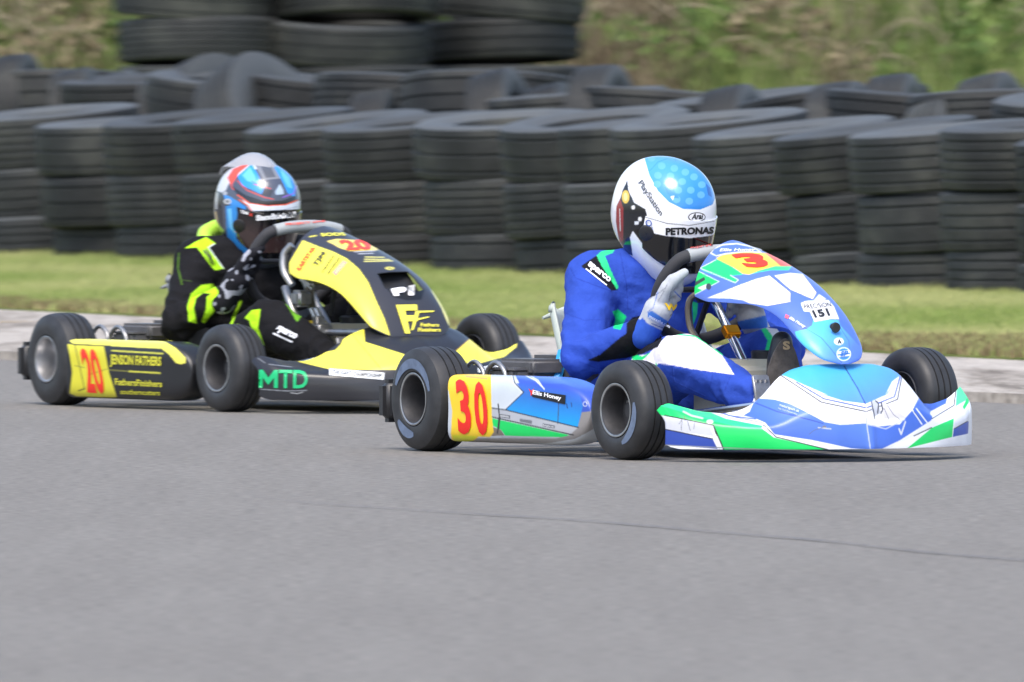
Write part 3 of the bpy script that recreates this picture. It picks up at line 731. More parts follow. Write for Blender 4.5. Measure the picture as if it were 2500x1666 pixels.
def driver(MW, J, cols, layers, frame, label, kartlabel, helmet_args, glove, shoes):
    root = None
    pr = [('e', J['pelvis'], (.15, .145, .10), Matrix.Rotation(R(-10), 4, 'Y')),
          ('e', J['belly'], (.125, .155, .13), Matrix.Rotation(R(15), 4, 'Y')),
          ('e', J['chest'], (.125, .165, .15), Matrix.Rotation(R(25), 4, 'Y')),
          ('c', J['chest'], J['neck'], .10, .066), ('c', J['neck'], J['head'], .066, .06)]
    for s in ('n', 'f'):
        pr += [('c', J['neck'] if False else J['uch'], J['sh_'+s], .10, .078), ('c', J['sh_'+s], J['el_'+s], .074, .056), ('c', J['el_'+s], J['wr_'+s], .056, .036),
               ('c', J['pelvis'], J['hip_'+s], .10, .10), ('c', J['hip_'+s], J['kn_'+s], .100, .074), ('c', J['kn_'+s], J['an_'+s], .073, .047)]
    je = [(J['el_n'], .13, (40, 60, 90)), (J['an_n'], .16, (120, 0, 40)), (J['kn_n'], .12, (60, 40, 60)), (J['belly'], .17, (10, 10, 110)), (J['an_f'], .14, (120, 0, 40)), (J['hip_n'], .12, (60, 0, 90))]
    pr = [tuple(Vector(x) if isinstance(x, (tuple, list)) and len(x) == 3 and k == 1 or (p[0] == 'c' and k == 2) else x for k, x in enumerate(p)) for p in pr]
    me = solid(pr, .0068, 7, suit_disp(je))
    bm = bmesh.new(); bm.from_mesh(me); bmesh.ops.subdivide_edges(bm, edges=bm.edges[:], cuts=1, use_grid_fill=True); bmesh.ops.smooth_vert(bm, verts=bm.verts[:], factor=.5, use_axis_x=True, use_axis_y=True, use_axis_z=True); bm.to_mesh(me); bm.free(); me.update()
    paint(me, MW, cols['suit'], layers, frame)
    root = link('person', me, M_['cloth']); root.matrix_world = MW; root.data.materials[0] = M_['cloth']
    tag(root, label, 'person', 'kart drivers')
    return root, bvh_of(root, MW)

def helmet(parent, MW, c, yaw, pitch, sc_, layers, vlayers, frame, base, vis, vbase='0b0c10', roll=0):
    HM = Matrix.Translation(c) @ Matrix.Rotation(R(yaw), 4, 'Z') @ Matrix.Rotation(R(pitch), 4, 'Y') @ Matrix.Rotation(R(roll), 4, 'X') @ Matrix.Scale(sc_, 4)
    def surf(az, el, off=1.0):
        ce, se = np.cos(el), np.sin(el); ca, sa = np.cos(az), np.sin(az)
        e1 = .86; f = lambda q: np.sign(q)*np.abs(q)**e1
        low = np.clip(-el/R(60), 0, 1); front = .5+.5*ca
        x = f(ce)*f(ca)*.134*(1+.12*low*front); y = f(ce)*f(sa)*.110*(1-.05*low)
        z = f(se)*np.where(el > 0, .139, .118+.068*front**1.3)
        # crown runs a little long to the back
        x = x-.012*(1-front)*np.clip(ce, 0, 1)
        # chin bar pushes forward
        x += .022*np.exp(-((el+R(38))/R(20))**2)*front**3
        return np.stack([x*off, y*off, z*off], -1)
    az = np.linspace(-np.pi, np.pi, 420, endpoint=False); el = np.linspace(R(-58), R(89.5), 260); A, E_ = np.meshgrid(az, el)
    G = surf(A, E_); H = np.array(HM); Gl = G @ H[:3, :3].T+H[:3, 3]
    # bottom lip turned in
    cen = Gl[0].mean(0); lip = np.stack([cen+(Gl[0]-cen)*s_ for s_ in (.5, .8, .93)]); lip[:, :, 2] += np.array([.03, .012, 0])[:, None]
    Gl = np.concatenate([lip, Gl]); me = grid_mesh(Gl, True); me.update(); paint(me, MW, base, layers, frame)
    o = link('helmet', me, M_['helmet'], parent); tree = bvh_of(o, MW)
    a0, e0, e1_ = vis
    u = np.linspace(-1, 1, 260); v = np.linspace(-1, 1, 120); U, V_ = np.meshgrid(u, v); taper = 1-.35*np.abs(U)**4
    A = U*R(a0); E_ = R((e0+e1_)/2)+V_*R((e1_-e0)/2)*taper+R(2)*U**2
    G = surf(A, E_, 1.028); Gl = G @ H[:3, :3].T+H[:3, 3]; me = grid_mesh(Gl); me.update(); face_out(me, MW); paint(me, MW, vbase, vlayers, frame, facing=False)
    vo = link('visor', me, M_['visor'], o); s = vo.modifiers.new('s', 'SOLIDIFY'); s.thickness = .003
    vt = bvh_of(vo, MW)
    # pivot discs
    for sgn in (-1, 1):
        p = surf(np.array([R(a0*.93)*sgn]), np.array([R((e0+e1_)/2+4)]), 1.035)[0]; p = H[:3, :3] @ p+H[:3, 3]
        mb = MB(); n = (Vector(p)-Vector(c)).normalized(); q = n.to_track_quat('Z', 'Y').to_matrix()
        mb.lathe([(-.012, .001), (-.012, .022), (.002, .022), (.004, .018), (.004, .001)], 24, c=tuple(p), axis='z', M=q)
        mb.build('visor_pivot', M_['blackp'], o, True)
    return o, tree, vo, vt, HM

def shoe(parent, ankle, toe, sole_n, solem, upper, wid=.045):
    A, T = Vector(ankle), Vector(toe); d = (T-A).normalized(); sn = Vector(sole_n).normalized(); sn = (sn-d*sn.dot(d)).normalized(); L = (T-A).length
    heel = A+sn*.035-d*.03
    pr = [('c', A-d*.01, heel, .042, .036), ('c', heel, A+d*L*.55+sn*.02, .037, .037), ('c', A+d*L*.55+sn*.02, T+sn*.02-d*.03, .037, .028), ('c', A, A+d*L*.6+sn*.01, .04, .03)]
    me = solid(pr, .004, 5); o = link('shoe', me, upper, parent)
    # sole: a shaped slab under the foot
    side = d.cross(sn); out = []
    n = 40
    for i in range(n):
        a = 2*math.pi*i/n; t = (1-math.cos(a))/2; wf = math.sin(a)
        wl_ = (.034+.012*math.sin(t*math.pi*.9+.3)) ; out.append(heel+sn*.03+d*(-.035+t*(L+.05))+side*wf*wl_)
    V = [tuple(p) for p in out]+[tuple(p+sn*.013) for p in out]; F = [tuple(range(n)), tuple(range(2*n-1, n-1, -1))]+[(i, (i+1) % n, (i+1) % n+n, i+n) for i in range(n)]
    mb = MB(); mb.add((V, F)); mb.build('sole', solem, o, True)
    return o

# ================================================================== kart 30, blue, white and green
def kart_root(M, label):
    k = empty('kart', None, M); tag(k, label, 'kart', 'racing karts'); return k
K30 = kart_root(KM30, 'blue white and green racing kart number 30, in front of the other one')
MK = dict(rear=((14, 158), (218, 275)), front=((-68, 14),))
chassis(K30, M_['blue_metal'], M_['seat30'], None, False, marks=MK)
BL, BL2, GR, WH, BK = '5676d0', '3350b4', '05d666', 'f2f4fb', '14161c'
nose_y = [0, .10, .15, .18, .205, .225, .25, .28, .32, .38, .43, .452, .464]
P30 = dict(y=nose_y, xe=[1.265, 1.265, 1.265, 1.262, 1.258, 1.25, 1.235, 1.222, 1.21, 1.19, 1.16, 1.14, 1.12],
           ze=[.252, .249, .238, .222, .197, .172, .150, .137, .133, .143, .162, .171, .150],
           xf=[1.433, 1.425, 1.412, 1.402, 1.393, 1.385, 1.373, 1.357, 1.332, 1.285, 1.228, 1.195, 1.165],
           zb=[.034]*12+[.046], asym=.018, hump=(.17, .34),
           gc=([0, .10, .30, .52, .74, .88, .94, .98, 1.0, 1.0], [0, .02, .11, .25, .42, .52, .66, .82, .95, 1]),
           gw=([0, .12, .35, .62, .86, .97, 1.0, 1.0, .98, .96], [0, .03, .10, .18, .28, .38, .55, .75, .92, 1]))
L30 = [
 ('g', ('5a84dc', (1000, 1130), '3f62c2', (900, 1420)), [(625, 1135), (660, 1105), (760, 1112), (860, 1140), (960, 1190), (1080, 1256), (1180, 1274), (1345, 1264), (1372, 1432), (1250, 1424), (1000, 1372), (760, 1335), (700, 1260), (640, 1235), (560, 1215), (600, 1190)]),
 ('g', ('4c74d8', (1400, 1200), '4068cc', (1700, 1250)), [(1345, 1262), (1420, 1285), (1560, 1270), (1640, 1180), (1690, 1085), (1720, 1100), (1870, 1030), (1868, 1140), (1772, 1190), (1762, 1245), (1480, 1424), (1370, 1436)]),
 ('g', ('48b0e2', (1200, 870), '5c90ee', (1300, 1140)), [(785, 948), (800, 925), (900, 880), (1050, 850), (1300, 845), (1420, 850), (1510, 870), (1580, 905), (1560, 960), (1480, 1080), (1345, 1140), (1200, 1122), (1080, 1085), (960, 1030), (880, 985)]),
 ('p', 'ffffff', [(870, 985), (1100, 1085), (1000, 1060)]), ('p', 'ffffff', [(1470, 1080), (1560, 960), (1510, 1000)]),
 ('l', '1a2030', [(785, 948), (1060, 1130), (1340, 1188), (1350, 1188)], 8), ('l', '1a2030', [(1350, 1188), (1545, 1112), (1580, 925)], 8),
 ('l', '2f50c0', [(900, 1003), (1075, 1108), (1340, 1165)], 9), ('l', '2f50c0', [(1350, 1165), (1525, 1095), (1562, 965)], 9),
 ('p', '2ee68c', [(-20, 1120), (60, 1078), (130, 1075), (250, 1140), (330, 1185), (450, 1235), (700, 1283), (730, 1315), (600, 1300), (380, 1255), (60, 1160), (-20, 1150)]),
 ('p', GR, [(-20, 1145), (60, 1160), (380, 1255), (600, 1300), (722, 1305), (760, 1345), (1115, 1440), (440, 1444), (372, 1275), (-20, 1205)]),
 ('p', 'c9ccd8', [(-20, 1208), (372, 1278), (400, 1350), (-20, 1296)]),
 ('p', '2e4ba8', [(52, 1300), (366, 1364), (398, 1428), (40, 1400)]),
 ('l', BK, [(58, 1213), (370, 1276), (440, 1440)], 8), ('l', BK, [(372, 1276), (412, 1430)], 7), ('l', 'e8ebf4', [(362, 1300), (424, 1440)], 16), ('l', BK, [(60, 1302), (366, 1364)], 7),
 ('l', 'f0f2fa', [(690, 1292), (760, 1345), (1000, 1400), (1240, 1438)], 20), ('l', BK, [(690, 1275), (770, 1352), (1100, 1432)], 7),
 ('l', '6a6f80', [(150, 1085), (330, 1175), (520, 1228), (690, 1262)], 5.5), ('l', '3f62c8', [(330, 1150), (470, 1215), (640, 1238)], 8),
 ('l', 'eef0f8', [(1770, 1200), (1868, 1150), (1900, 1010)], 34), ('l', BK, [(1765, 1235), (1880, 1165), (1905, 1150), (1925, 1000)], 7),
 ('p', '57e39b', [(1915, 1160), (1928, 990), (1980, 985), (2025, 1045), (1995, 1120)]),
 ('p', 'e6e8f0', [(1760, 1245), (1995, 1110), (1990, 1160), (1770, 1290), (1600, 1370), (1480, 1430), (1440, 1430), (1640, 1335)]),
 ('p', GR, [(1765, 1292), (1905, 1232), (1893, 1352), (1605, 1425)]),
 ('p', 'd9dbe6', [(1908, 1230), (2000, 1170), (2000, 1250), (1905, 1300)]), ('p', '3453b6', [(1903, 1302), (2000, 1250), (1995, 1330), (1897, 1352)]), ('l', BK, [(1905, 1300), (1990, 1252)], 5.5),
 ('p', GR, [(1960, 1160), (2010, 1060), (2000, 1130), (1970, 1180)]), ('l', BK, [(1762, 1292), (1650, 1345)], 7),
 ('l', '30407a', [(1205, 900), (1290, 1040), (1340, 1140)], 7), ('l', 'b8c2d8', [(1348, 1262), (1372, 1432)], 7), ('l', '9098a8', [(1342, 1185), (1348, 1262)], 5.5),
 ('l', 'd5dcf0', [(900, 1100), (1010, 1150), (1090, 1190), (1345, 1205)], 9), ('l', '2c3ea0', [(640, 1135), (780, 1190), (960, 1235), (1070, 1265)], 5.5),
 # scuffs and cracks in the print
 ('p', 'b7bcc8', [(1375, 1125), (1420, 1118), (1440, 1200), (1400, 1220), (1380, 1180)]), ('p', 'd6d4da', [(1440, 1130), (1500, 1150), (1600, 1230), (1460, 1235)]),
 ('l', '33343c', [(1378, 1125), (1392, 1190), (1400, 1235)], 6.4), ('l', '33343c', [(1405, 1120), (1425, 1140), (1418, 1200)], 8.0), ('l', '44464e', [(1440, 1130), (1450, 1175), (1440, 1200)], 9.6),
 ('l', '6a6c76', [(1480, 1150), (1520, 1210), (1560, 1240)], 4.0), ('l', '6a6c76', [(1460, 1170), (1490, 1240)], 4.0), ('l', 'c4cce4', [(1350, 1270), (1470, 1300), (1590, 1240)], 6.4), ('l', 'cfd6ea', [(1555, 1300), (1568, 1335), (1595, 1255)], 9.6),
 ('l', 'dfe4f2', [(1640, 1180), (1700, 1270)], 8.0), ('l', 'dfe4f2', [(1665, 1170), (1735, 1262)], 8.0), ('l', '3a3c48', [(1650, 1190), (1690, 1240)], 3.2),
 ('e', '77777c', (1078, 1288, 13, 10)), ('l', 'c8cddc', [(1040, 1292), (1120, 1300)], 6.4), ('l', '55606c', [(980, 1335), (1010, 1310), (1070, 1290)], 4.0),
 ('l', 'b9c4b8', [(180, 1190), (230, 1215), (300, 1232)], 12.8), ('e', 'c9cbc8', (348, 1254, 22, 14)), ('l', '4a4d46', [(150, 1270), (170, 1240), (165, 1310)], 3.2), ('l', '4a4d46', [(205, 1250), (222, 1310)], 4.0), ('l', '4a4d46', [(186, 1218), (188, 1244)], 6.4),
 ('l', '4a4d46', [(250, 1260), (245, 1300)], 3.2), ('l', '8a8f94', [(30, 1402), (700, 1432), (1370, 1440)], 6.4),
]
n30, t30 = nose(K30, KM30, P30, L30, 'z5', WH)
decal(n30, t30, KM30, 'z5', 'motorsport uk', [(795, 1138), (918, 1180), (915, 1202), (792, 1160)], 'dfe6fa', .0)
decal(n30, t30, KM30, 'z5', 'Inter Club Championship', [(785, 1163), (905, 1203), (903, 1217), (783, 1177)], 'c0ccf0', .0)

F30C = [(.742, .566), (.80, .553), (.87, .536), (.94, .514), (1.02, .486), (1.09, .452), (1.16, .412), (1.215, .370), (1.256, .333), (1.285, .300), (1.303, .270), (1.312, .252)]
F30E = [(.800, -.150, .420), (.87, -.155, .408), (.925, -.150, .407), (.98, -.138, .405), (1.035, -.121, .402), (1.09, -.108, .390), (1.14, -.100, .370), (1.182, -.096, .344), (1.22, -.091, .315), (1.262, -.080, .286), (1.293, -.055, .262), (1.310, -.010, .250)]
LF30 = [
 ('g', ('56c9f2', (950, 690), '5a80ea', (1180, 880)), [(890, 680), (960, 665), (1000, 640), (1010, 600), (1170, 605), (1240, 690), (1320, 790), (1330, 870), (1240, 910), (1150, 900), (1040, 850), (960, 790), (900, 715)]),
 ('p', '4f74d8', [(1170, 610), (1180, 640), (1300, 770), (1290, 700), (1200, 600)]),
 ('p', GR, [(225, 300), (265, 285), (407, 360), (222, 462), (205, 400)]), ('l', 'd8e2f4', [(262, 288), (407, 360), (225, 458)], 4),
 ('p', '20d878', [(285, 272), (388, 220), (440, 225), (500, 275), (560, 315), (478, 322), (528, 350), (512, 370), (300, 288)]), ('l', 'e6ecf8', [(385, 222), (285, 274), (510, 368), (530, 350), (478, 320)], 4),
 ('p', '3fdc8a', [(600, 315), (650, 285), (760, 258), (870, 262), (850, 288), (740, 287), (660, 300)]),
 ('p', 'f4f5fa', [(330, 465), (420, 430), (530, 385), (640, 345), (730, 322), (860, 425), (862, 490), (720, 516), (600, 498), (560, 480), (480, 468)]),
 ('l', '3a4258', [(730, 322), (862, 430), (862, 490), (720, 516)], 3.5), ('l', '6a7ab0', [(420, 430), (600, 455), (730, 500)], 3),
 ('p', 'f4f6fc', [(760, 322), (860, 305), (940, 312), (1030, 430), (1005, 475), (860, 412)]), ('l', '3a4258', [(760, 325), (860, 412), (1005, 475), (1030, 430), (950, 320)], 3.5),
 ('p', 'e8edf8', [(1010, 480), (1045, 440), (1090, 470), (1060, 490)]),
 ('p', 'f7d64a', [(385, 212), (450, 178), (600, 172), (720, 178), (850, 240), (870, 262), (760, 262), (660, 290), (600, 316), (560, 312), (490, 265)]),
 ('p', 'ef5a3a', [(700, 178), (770, 185), (860, 235), (880, 262), (800, 262), (770, 235)]),
 ('l', 'e8ecff', [(352, 178), (372, 150), (430, 125), (520, 118), (620, 138), (672, 172)], 8), ('l', 'e8ecff', [(352, 178), (390, 196), (440, 184), (560, 168), (672, 172)], 6),
 ('l', '9aa6c8', [(860, 350), (930, 356)], 4), ('l', '9aa6c8', [(880, 374), (955, 378)], 4), ('l', '9aa6c8', [(898, 396), (978, 400)], 4),
 ('l', '22386a', [(955, 655), (1060, 720), (1120, 790), (1190, 880)], 3), ('l', '3d5ec4', [(1170, 640), (1235, 740), (1240, 830)], 3),
 ('p', 'f6f7fb', [(928, 498), (960, 484), (1105, 478), (1140, 520), (1172, 600), (1120, 598), (1016, 617), (986, 552), (948, 550)]),
 ('e', '10131a', (1140, 646, 29, 22)), ('e', 'f0f2f6', (1141, 644, 9, 8)),
 ('e', 'e4f0fa', (1171, 742, 31, 24)), ('e', 'dcecf8', (1202, 823, 46, 44)), ('e', '3f8fd4', (1202, 823, 40, 38)), ('e', '3f7fd0', (1202, 823, 34, 30)), ('l', 'eef6ff', [(1168, 815), (1236, 806)], 16), ('l', 'eef6ff', [(1170, 838), (1236, 828)], 10),
 ('p', '2a3c34', [(236, 372), (312, 330), (318, 350), (242, 395)]), ('p', 'dfe4ea', [(268, 402), (325, 376), (350, 372), (340, 392), (300, 415)]), ('e', '3a3f48', (340, 392, 17, 22)),
]
f30, tf30 = fairing(K30, KM30, F30C, F30E, [1.6, 1.7, 1.8, 1.9, 2, 2], LF30, 'z5', BL)
decal(f30, tf30, KM30, 'z5', 'Ellis Honey', [(412, 152), (640, 148), (640, 172), (410, 176)], 'eef0ff', .02, .2)
decal(f30, tf30, KM30, 'z5', '3', [(470, 186), (672, 176), (738, 268), (590, 272)], 'ea3a22', .05, name='race_number')
decal(f30, tf30, KM30, 'z5', 'PRECISION', [(944, 508), (1112, 492), (1124, 520), (954, 537)], '30343c', .0)
decal(f30, tf30, KM30, 'z5', '151', [(996, 546), (1096, 532), (1116, 578), (1018, 592)], '23262d', .04)
decal(f30, tf30, KM30, 'z5', 'A', [(1160, 730), (1184, 728), (1188, 756), (1160, 758)], '23262d', .03)
decal(f30, tf30, KM30, 'z5', 'Ellis Honey', [(862, 584), (962, 642), (950, 664), (850, 602)], 'f2f4ff', .02, .2)
decal(f30, tf30, KM30, 'z5', [(0, 0), (1, 0), (1, 1), (0, 1)], [(832, 568), (856, 580), (846, 600), (826, 590)], 'e0607a')
decal(f30, tf30, KM30, 'z5', 'SP', [(1176, 806), (1228, 802), (1230, 832), (1178, 838)], '2f6fc0', .04, .3)
mb = MB(); mb.lathe([(0, .001), (0, .014), (.006, .012), (.006, .001)], 20, c=(1.262, 0, .345), axis='x'); mb.build('fixing_bolt', M_['blackp'], K30, True)

PL30 = [
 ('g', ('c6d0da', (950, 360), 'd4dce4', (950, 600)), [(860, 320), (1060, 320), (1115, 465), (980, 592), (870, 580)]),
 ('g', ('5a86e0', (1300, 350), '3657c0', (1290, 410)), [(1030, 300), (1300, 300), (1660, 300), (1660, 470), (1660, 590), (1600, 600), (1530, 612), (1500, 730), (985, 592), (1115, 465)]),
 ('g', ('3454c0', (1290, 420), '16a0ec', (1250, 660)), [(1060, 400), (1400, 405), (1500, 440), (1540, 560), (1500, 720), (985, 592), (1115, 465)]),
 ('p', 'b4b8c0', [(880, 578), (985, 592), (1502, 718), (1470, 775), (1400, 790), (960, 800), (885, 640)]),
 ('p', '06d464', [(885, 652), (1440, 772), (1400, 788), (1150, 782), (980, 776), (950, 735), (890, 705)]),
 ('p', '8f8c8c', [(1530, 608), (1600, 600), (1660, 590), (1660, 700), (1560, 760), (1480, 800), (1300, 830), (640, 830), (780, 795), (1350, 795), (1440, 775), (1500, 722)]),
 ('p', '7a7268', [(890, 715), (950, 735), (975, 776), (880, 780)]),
 ('l', '1a2028', [(1030, 330), (1050, 400), (1112, 465), (980, 592)], 8), ('l', 'dfe6f0', [(1024, 330), (1040, 400), (1102, 465), (972, 590)], 8),
 ('l', '1a2028', [(880, 578), (985, 592), (1505, 718)], 8), ('l', '1a2028', [(885, 642), (1470, 772)], 8), ('l', 'dfe6f0', [(1130, 345), (1200, 380), (1260, 440)], 8), ('l', 'dfe6f0', [(1160, 345), (1215, 378), (1262, 446)], 6),
 ('l', '30333a', [(930, 550), (938, 630), (925, 760)], 9), ('l', '30333a', [(945, 640), (935, 730)], 6), ('l', '40434a', [(1365, 530), (1362, 610), (1358, 690)], 6), ('l', '243468', [(1420, 545), (1428, 580)], 6), ('l', '243468', [(1455, 540), (1458, 570)], 6),
 ('p', 'f6cf2c', [(540, 370), (560, 320), (880, 318), (880, 500), (886, 650), (898, 750), (872, 788), (790, 785), (755, 812), (600, 830), (590, 765), (600, 600), (575, 460)]),
 ('p', 'd8dc20', [(600, 772), (780, 780), (745, 815), (620, 830)]), ('l', '20c860', [(640, 326), (760, 326)], 8), ('l', 'f09060', [(700, 352), (850, 368)], 9),
 ('e', 'd8e0ea', (1554, 550, 16, 18)), ('e', '2c4ab0', (1554, 550, 12, 14)),
 ('p', '50545c', [(935, 620), (1016, 632), (1014, 656), (934, 642)]), ('p', 'c4c6ca', [(945, 628), (1008, 638), (1006, 648), (944, 638)]), ('p', '70747c', [(1085, 655), (1175, 668), (1170, 694), (1085, 676)]), ('p', '70747c', [(1250, 688), (1338, 704), (1336, 726), (1248, 708)]),
]
s30, ts30 = side_pod(K30, KM30, .175, .772, -.548, -.478, .119, .089, .062, .57, PL30, 'z3', 'c3cad2')
decal(s30, ts30, KM30, 'z3', '3', [(622, 372), (712, 376), (748, 766), (648, 766)], 'e3261a', .03, name='race_number')
decal(s30, ts30, KM30, 'z3', '0', [(750, 386), (836, 390), (870, 776), (774, 774)], 'e3261a', .03, name='race_number')
decal(s30, ts30, KM30, 'z3', [(0, 0), (1, 0), (1, 1), (0, 1)], [(1180, 452), (1416, 486), (1412, 552), (1176, 498)], '14161c')
decal(s30, ts30, KM30, 'z3', [(0, .1), (.4, .3), (.8, 0), (.7, .4), (1, .6), (.6, .7), (.3, 1), (.3, .6)], [(1148, 432), (1200, 440), (1200, 500), (1150, 490)], 'd8302c')
decal(s30, ts30, KM30, 'z3', 'Ellis Honey', [(1182, 448), (1386, 492), (1384, 532), (1178, 488)], 'f4f6fa', .03)
decal(s30, ts30, KM30, 'z3', 'furgie.uk', [(1254, 694), (1334, 709), (1332, 722), (1252, 706)], 'e4e6ea', .01)
side_pod(K30, KM30, .175, .795, .548-.124, .478-.124, .119, .089, .062, .60, [], 'px', BL)[0]
mb = MB(); mb.tube([(.64, 0, .415), (.74, 0, .31), (.93, 0, .11)], .0125, 14, 20); mb.build('steering_column', M_['chrome'], K30, True)
MB().box((.735, 0, .325), (.035, .045, .024), M=Matrix.Rotation(R(45), 3, 'Y'), bev=.004).build('column_clamp', M_['gold'], K30)
st30 = [o for o in K30.children if o.name.startswith('seat') and 'lip' not in o.name and 'stay' not in o.name][0]
tst = bvh_of(st30, KM30)
disc = [(.5+.5*math.cos(a), .5+.5*math.sin(a)) for a in np.linspace(0, 2*math.pi, 24, endpoint=False)]
decal(st30, tst, KM30, 'z6s', disc, [(1662, 385), (1752, 385), (1752, 535), (1662, 535)], '1c2418', name='sticker')
decal(st30, tst, KM30, 'z6s', 'A', [(1682, 420), (1728, 415), (1740, 505), (1680, 500)], 'd8cf3a', .03)
swh, spt, sn = steering(K30, (.635, 0, .435), (.55, 0, .83), .162, M_['suede'], M_['grey_grip'])
for dx, dy in ((0, 0), (.025, -.02)):
    mb = MB(); mb.tube([(.68+dx, -.03+dy, .44), (.63+dx, -.06+dy, .41), (.62+dx, -.055+dy, .34), (.65+dx, -.04+dy, .28), (.67+dx, -.05+dy, .2)], .007, 8, 40); mb.build('hose', M_['hose'] if dx else M_['greyp'], K30, True)
mb = MB(); mb.tube([(.80, -.33, .10), (.92, -.26, .115), (1.14, -.17, .145)], .0075, 8, 16); mb.tube([(.9, -.27, .113), (.94, -.25, .118)], .012, 10); mb.build('throttle_rod', M_['chrome'], K30, True)

tb_ = [c for c in swh.children if c.name.startswith('top_bar')][0]; ttb = bvh_of(tb_, KM30)
decal(tb_, ttb, KM30, 'z4', 'PROJECT ONE', [(1010, 662), (1150, 640), (1150, 658), (1006, 680)], 'd8412c', .03)

# ================================================================== kart 20, yellow and black
K20 = kart_root(KM20, 'yellow and black racing kart number 20, behind at the left')
chassis(K20, M_['yel_metal'], M_['seat20'], None, True, marks=dict(rear=(), front=()))
P20 = dict(y=nose_y, xe=[1.22, 1.22, 1.22, 1.22, 1.215, 1.21, 1.20, 1.19, 1.18, 1.17, 1.15, 1.13, 1.12],
           ze=[.262, .258, .246, .236, .222, .207, .188, .172, .162, .168, .184, .190, .172],
           xf=[1.448, 1.44, 1.428, 1.418, 1.408, 1.398, 1.384, 1.366, 1.34, 1.292, 1.235, 1.20, 1.17],
           zb=[.04]*12+[.052], asym=.02, hump=(.17, .34),
           gc=([0, .12, .32, .55, .78, .90, .96, .99, 1.0, 1.0], [0, .04, .13, .25, .42, .52, .66, .82, .95, 1]),
           gw=([0, .12, .35, .62, .86, .97, 1.0, 1.0, .98, .96], [0, .03, .10, .18, .28, .38, .55, .75, .92, 1]))
YE = 'f7ee52'
L20 = [
 ('p', YE, [(115, 1030), (250, 1080), (370, 1112), (500, 1105), (660, 1070), (700, 1030), (730, 960), (770, 930), (865, 880), (876, 1010), (1175, 1105), (1190, 1140), (1130, 1216), (1000, 1215), (620, 1212), (400, 1160), (220, 1085)]),
 ('p', YE, [(1545, 1080), (1668, 970), (1570, 840), (1690, 880), (1790, 1040), (2012, 940), (1990, 1050), (1900, 1122), (1700, 1174), (1640, 1178)]),
 ('l', '6a6420', [(765, 930), (880, 1070), (1000, 1215)], 5), ('l', '9a9230', [(1703, 915), (1706, 1170)], 4), ('l', 'd8842a', [(1175, 1105), (1130, 1214)], 3), ('l', 'a0401c', [(1668, 970), (1548, 1078)], 3),
 ('l', '9fa6ae', [(60, 1355), (300, 1372), (450, 1368)], 4), ('l', '9fa6ae', [(170, 1175), (340, 1195)], 3), ('l', '8a8f96', [(90, 1130), (140, 1165)], 4), ('l', 'c0c4c8', [(330, 1385), (380, 1392), (420, 1380)], 4),
]
n20, t20 = nose(K20, KM20, P20, L20, 'z2', '24252b')
for q_ in ([(0, 0), (.2, 0), (.2, 1), (0, 1)], [(.8, 0), (1, 0), (1, 1), (.8, 1)], [(.2, 0), (.55, .5), (.5, .85), (.2, .42)], [(.8, 0), (.8, .42), (.5, .85), (.45, .5)]):
    decal(n20, t20, KM20, 'z2', q_, [(100, 1216), (238, 1218), (236, 1350), (96, 1347)], '13b673')
decal(n20, t20, KM20, 'z2', 'TD', [(246, 1218), (458, 1222), (456, 1353), (244, 1351)], '13b673', .02)
rect = [(0, 0), (1, 0), (1, 1), (0, 1)]
decal(n20, t20, KM20, 'z2', rect, [(616, 1208), (1020, 1238), (1016, 1290), (616, 1256)], 'eef2f6')
decal(n20, t20, KM20, 'z2', 'THE KART CHAMPIONSHIP', [(640, 1219), (1004, 1246), (1000, 1276), (640, 1248)], '30343a', .02, .3)
decal(n20, t20, KM20, 'z2', rect, [(1706, 1204), (1900, 1158), (1906, 1186), (1714, 1238)], 'eef2f6')
decal(n20, t20, KM20, 'z2', 'KART CHAMPIONSHIP', [(1722, 1208), (1890, 1168), (1892, 1180), (1726, 1224)], '30343a', .02, .3)

F20C = [(.745, .545), (.81, .53), (.88, .51), (.95, .488), (1.02, .462), (1.09, .432), (1.155, .397), (1.205, .358), (1.245, .318), (1.275, .278), (1.297, .240), (1.305, .218)]
F20E = [(.83, -.165, .405), (.885, -.168, .392), (.94, -.168, .388), (1.0, -.165, .382), (1.06, -.160, .370), (1.12, -.155, .350), (1.17, -.150, .322), (1.215, -.146, .292), (1.25, -.140, .266), (1.278, -.124, .244), (1.298, -.085, .226), (1.306, -.02, .217)]
HOLE = [(975, 510), (1060, 498), (1195, 495), (1240, 540), (1305, 620), (1262, 640), (1180, 600), (1030, 620)]
LF20 = [
 ('p', YE, [(420, 262), (320, 430), (320, 520), (370, 555), (550, 600), (680, 660), (780, 740), (850, 820), (920, 900), (1062, 965), (1020, 840), (955, 700), (900, 570), (830, 470), (740, 395), (640, 345), (540, 310)]),
 ('p', 'f4ee90', [(1330, 540), (1400, 590), (1500, 760), (1550, 890), (1520, 905), (1495, 890), (1440, 760), (1370, 640)]),
 ('p', 'f6e070', [(598, 268), (670, 252), (850, 262), (950, 300), (975, 335), (760, 342), (690, 318)]),
 ('p', '0c0d10', [(965, 505), (1060, 494), (1200, 492), (1260, 560), (1315, 632), (1290, 700), (1180, 705), (1085, 678), (1040, 620)]),
 ('l', 'f0ea80', [(880, 385), (1020, 388)], 6), ('l', 'f0ea80', [(875, 402), (1060, 405)], 6), ('l', 'f0ea80', [(872, 418), (1082, 414)], 6), ('l', 'c8ccd4', [(800, 348), (950, 340)], 5), ('l', 'c8ccd4', [(830, 362), (940, 358)], 5),
 ('e', 'e8e06a', (1060, 468, 34, 11)), ('e', '34353c', (1060, 468, 18, 4)),
 ('l', 'e8e04a', [(470, 236), (520, 228)], 8), ('l', '4a4b54', [(560, 240), (730, 232)], 4),
]
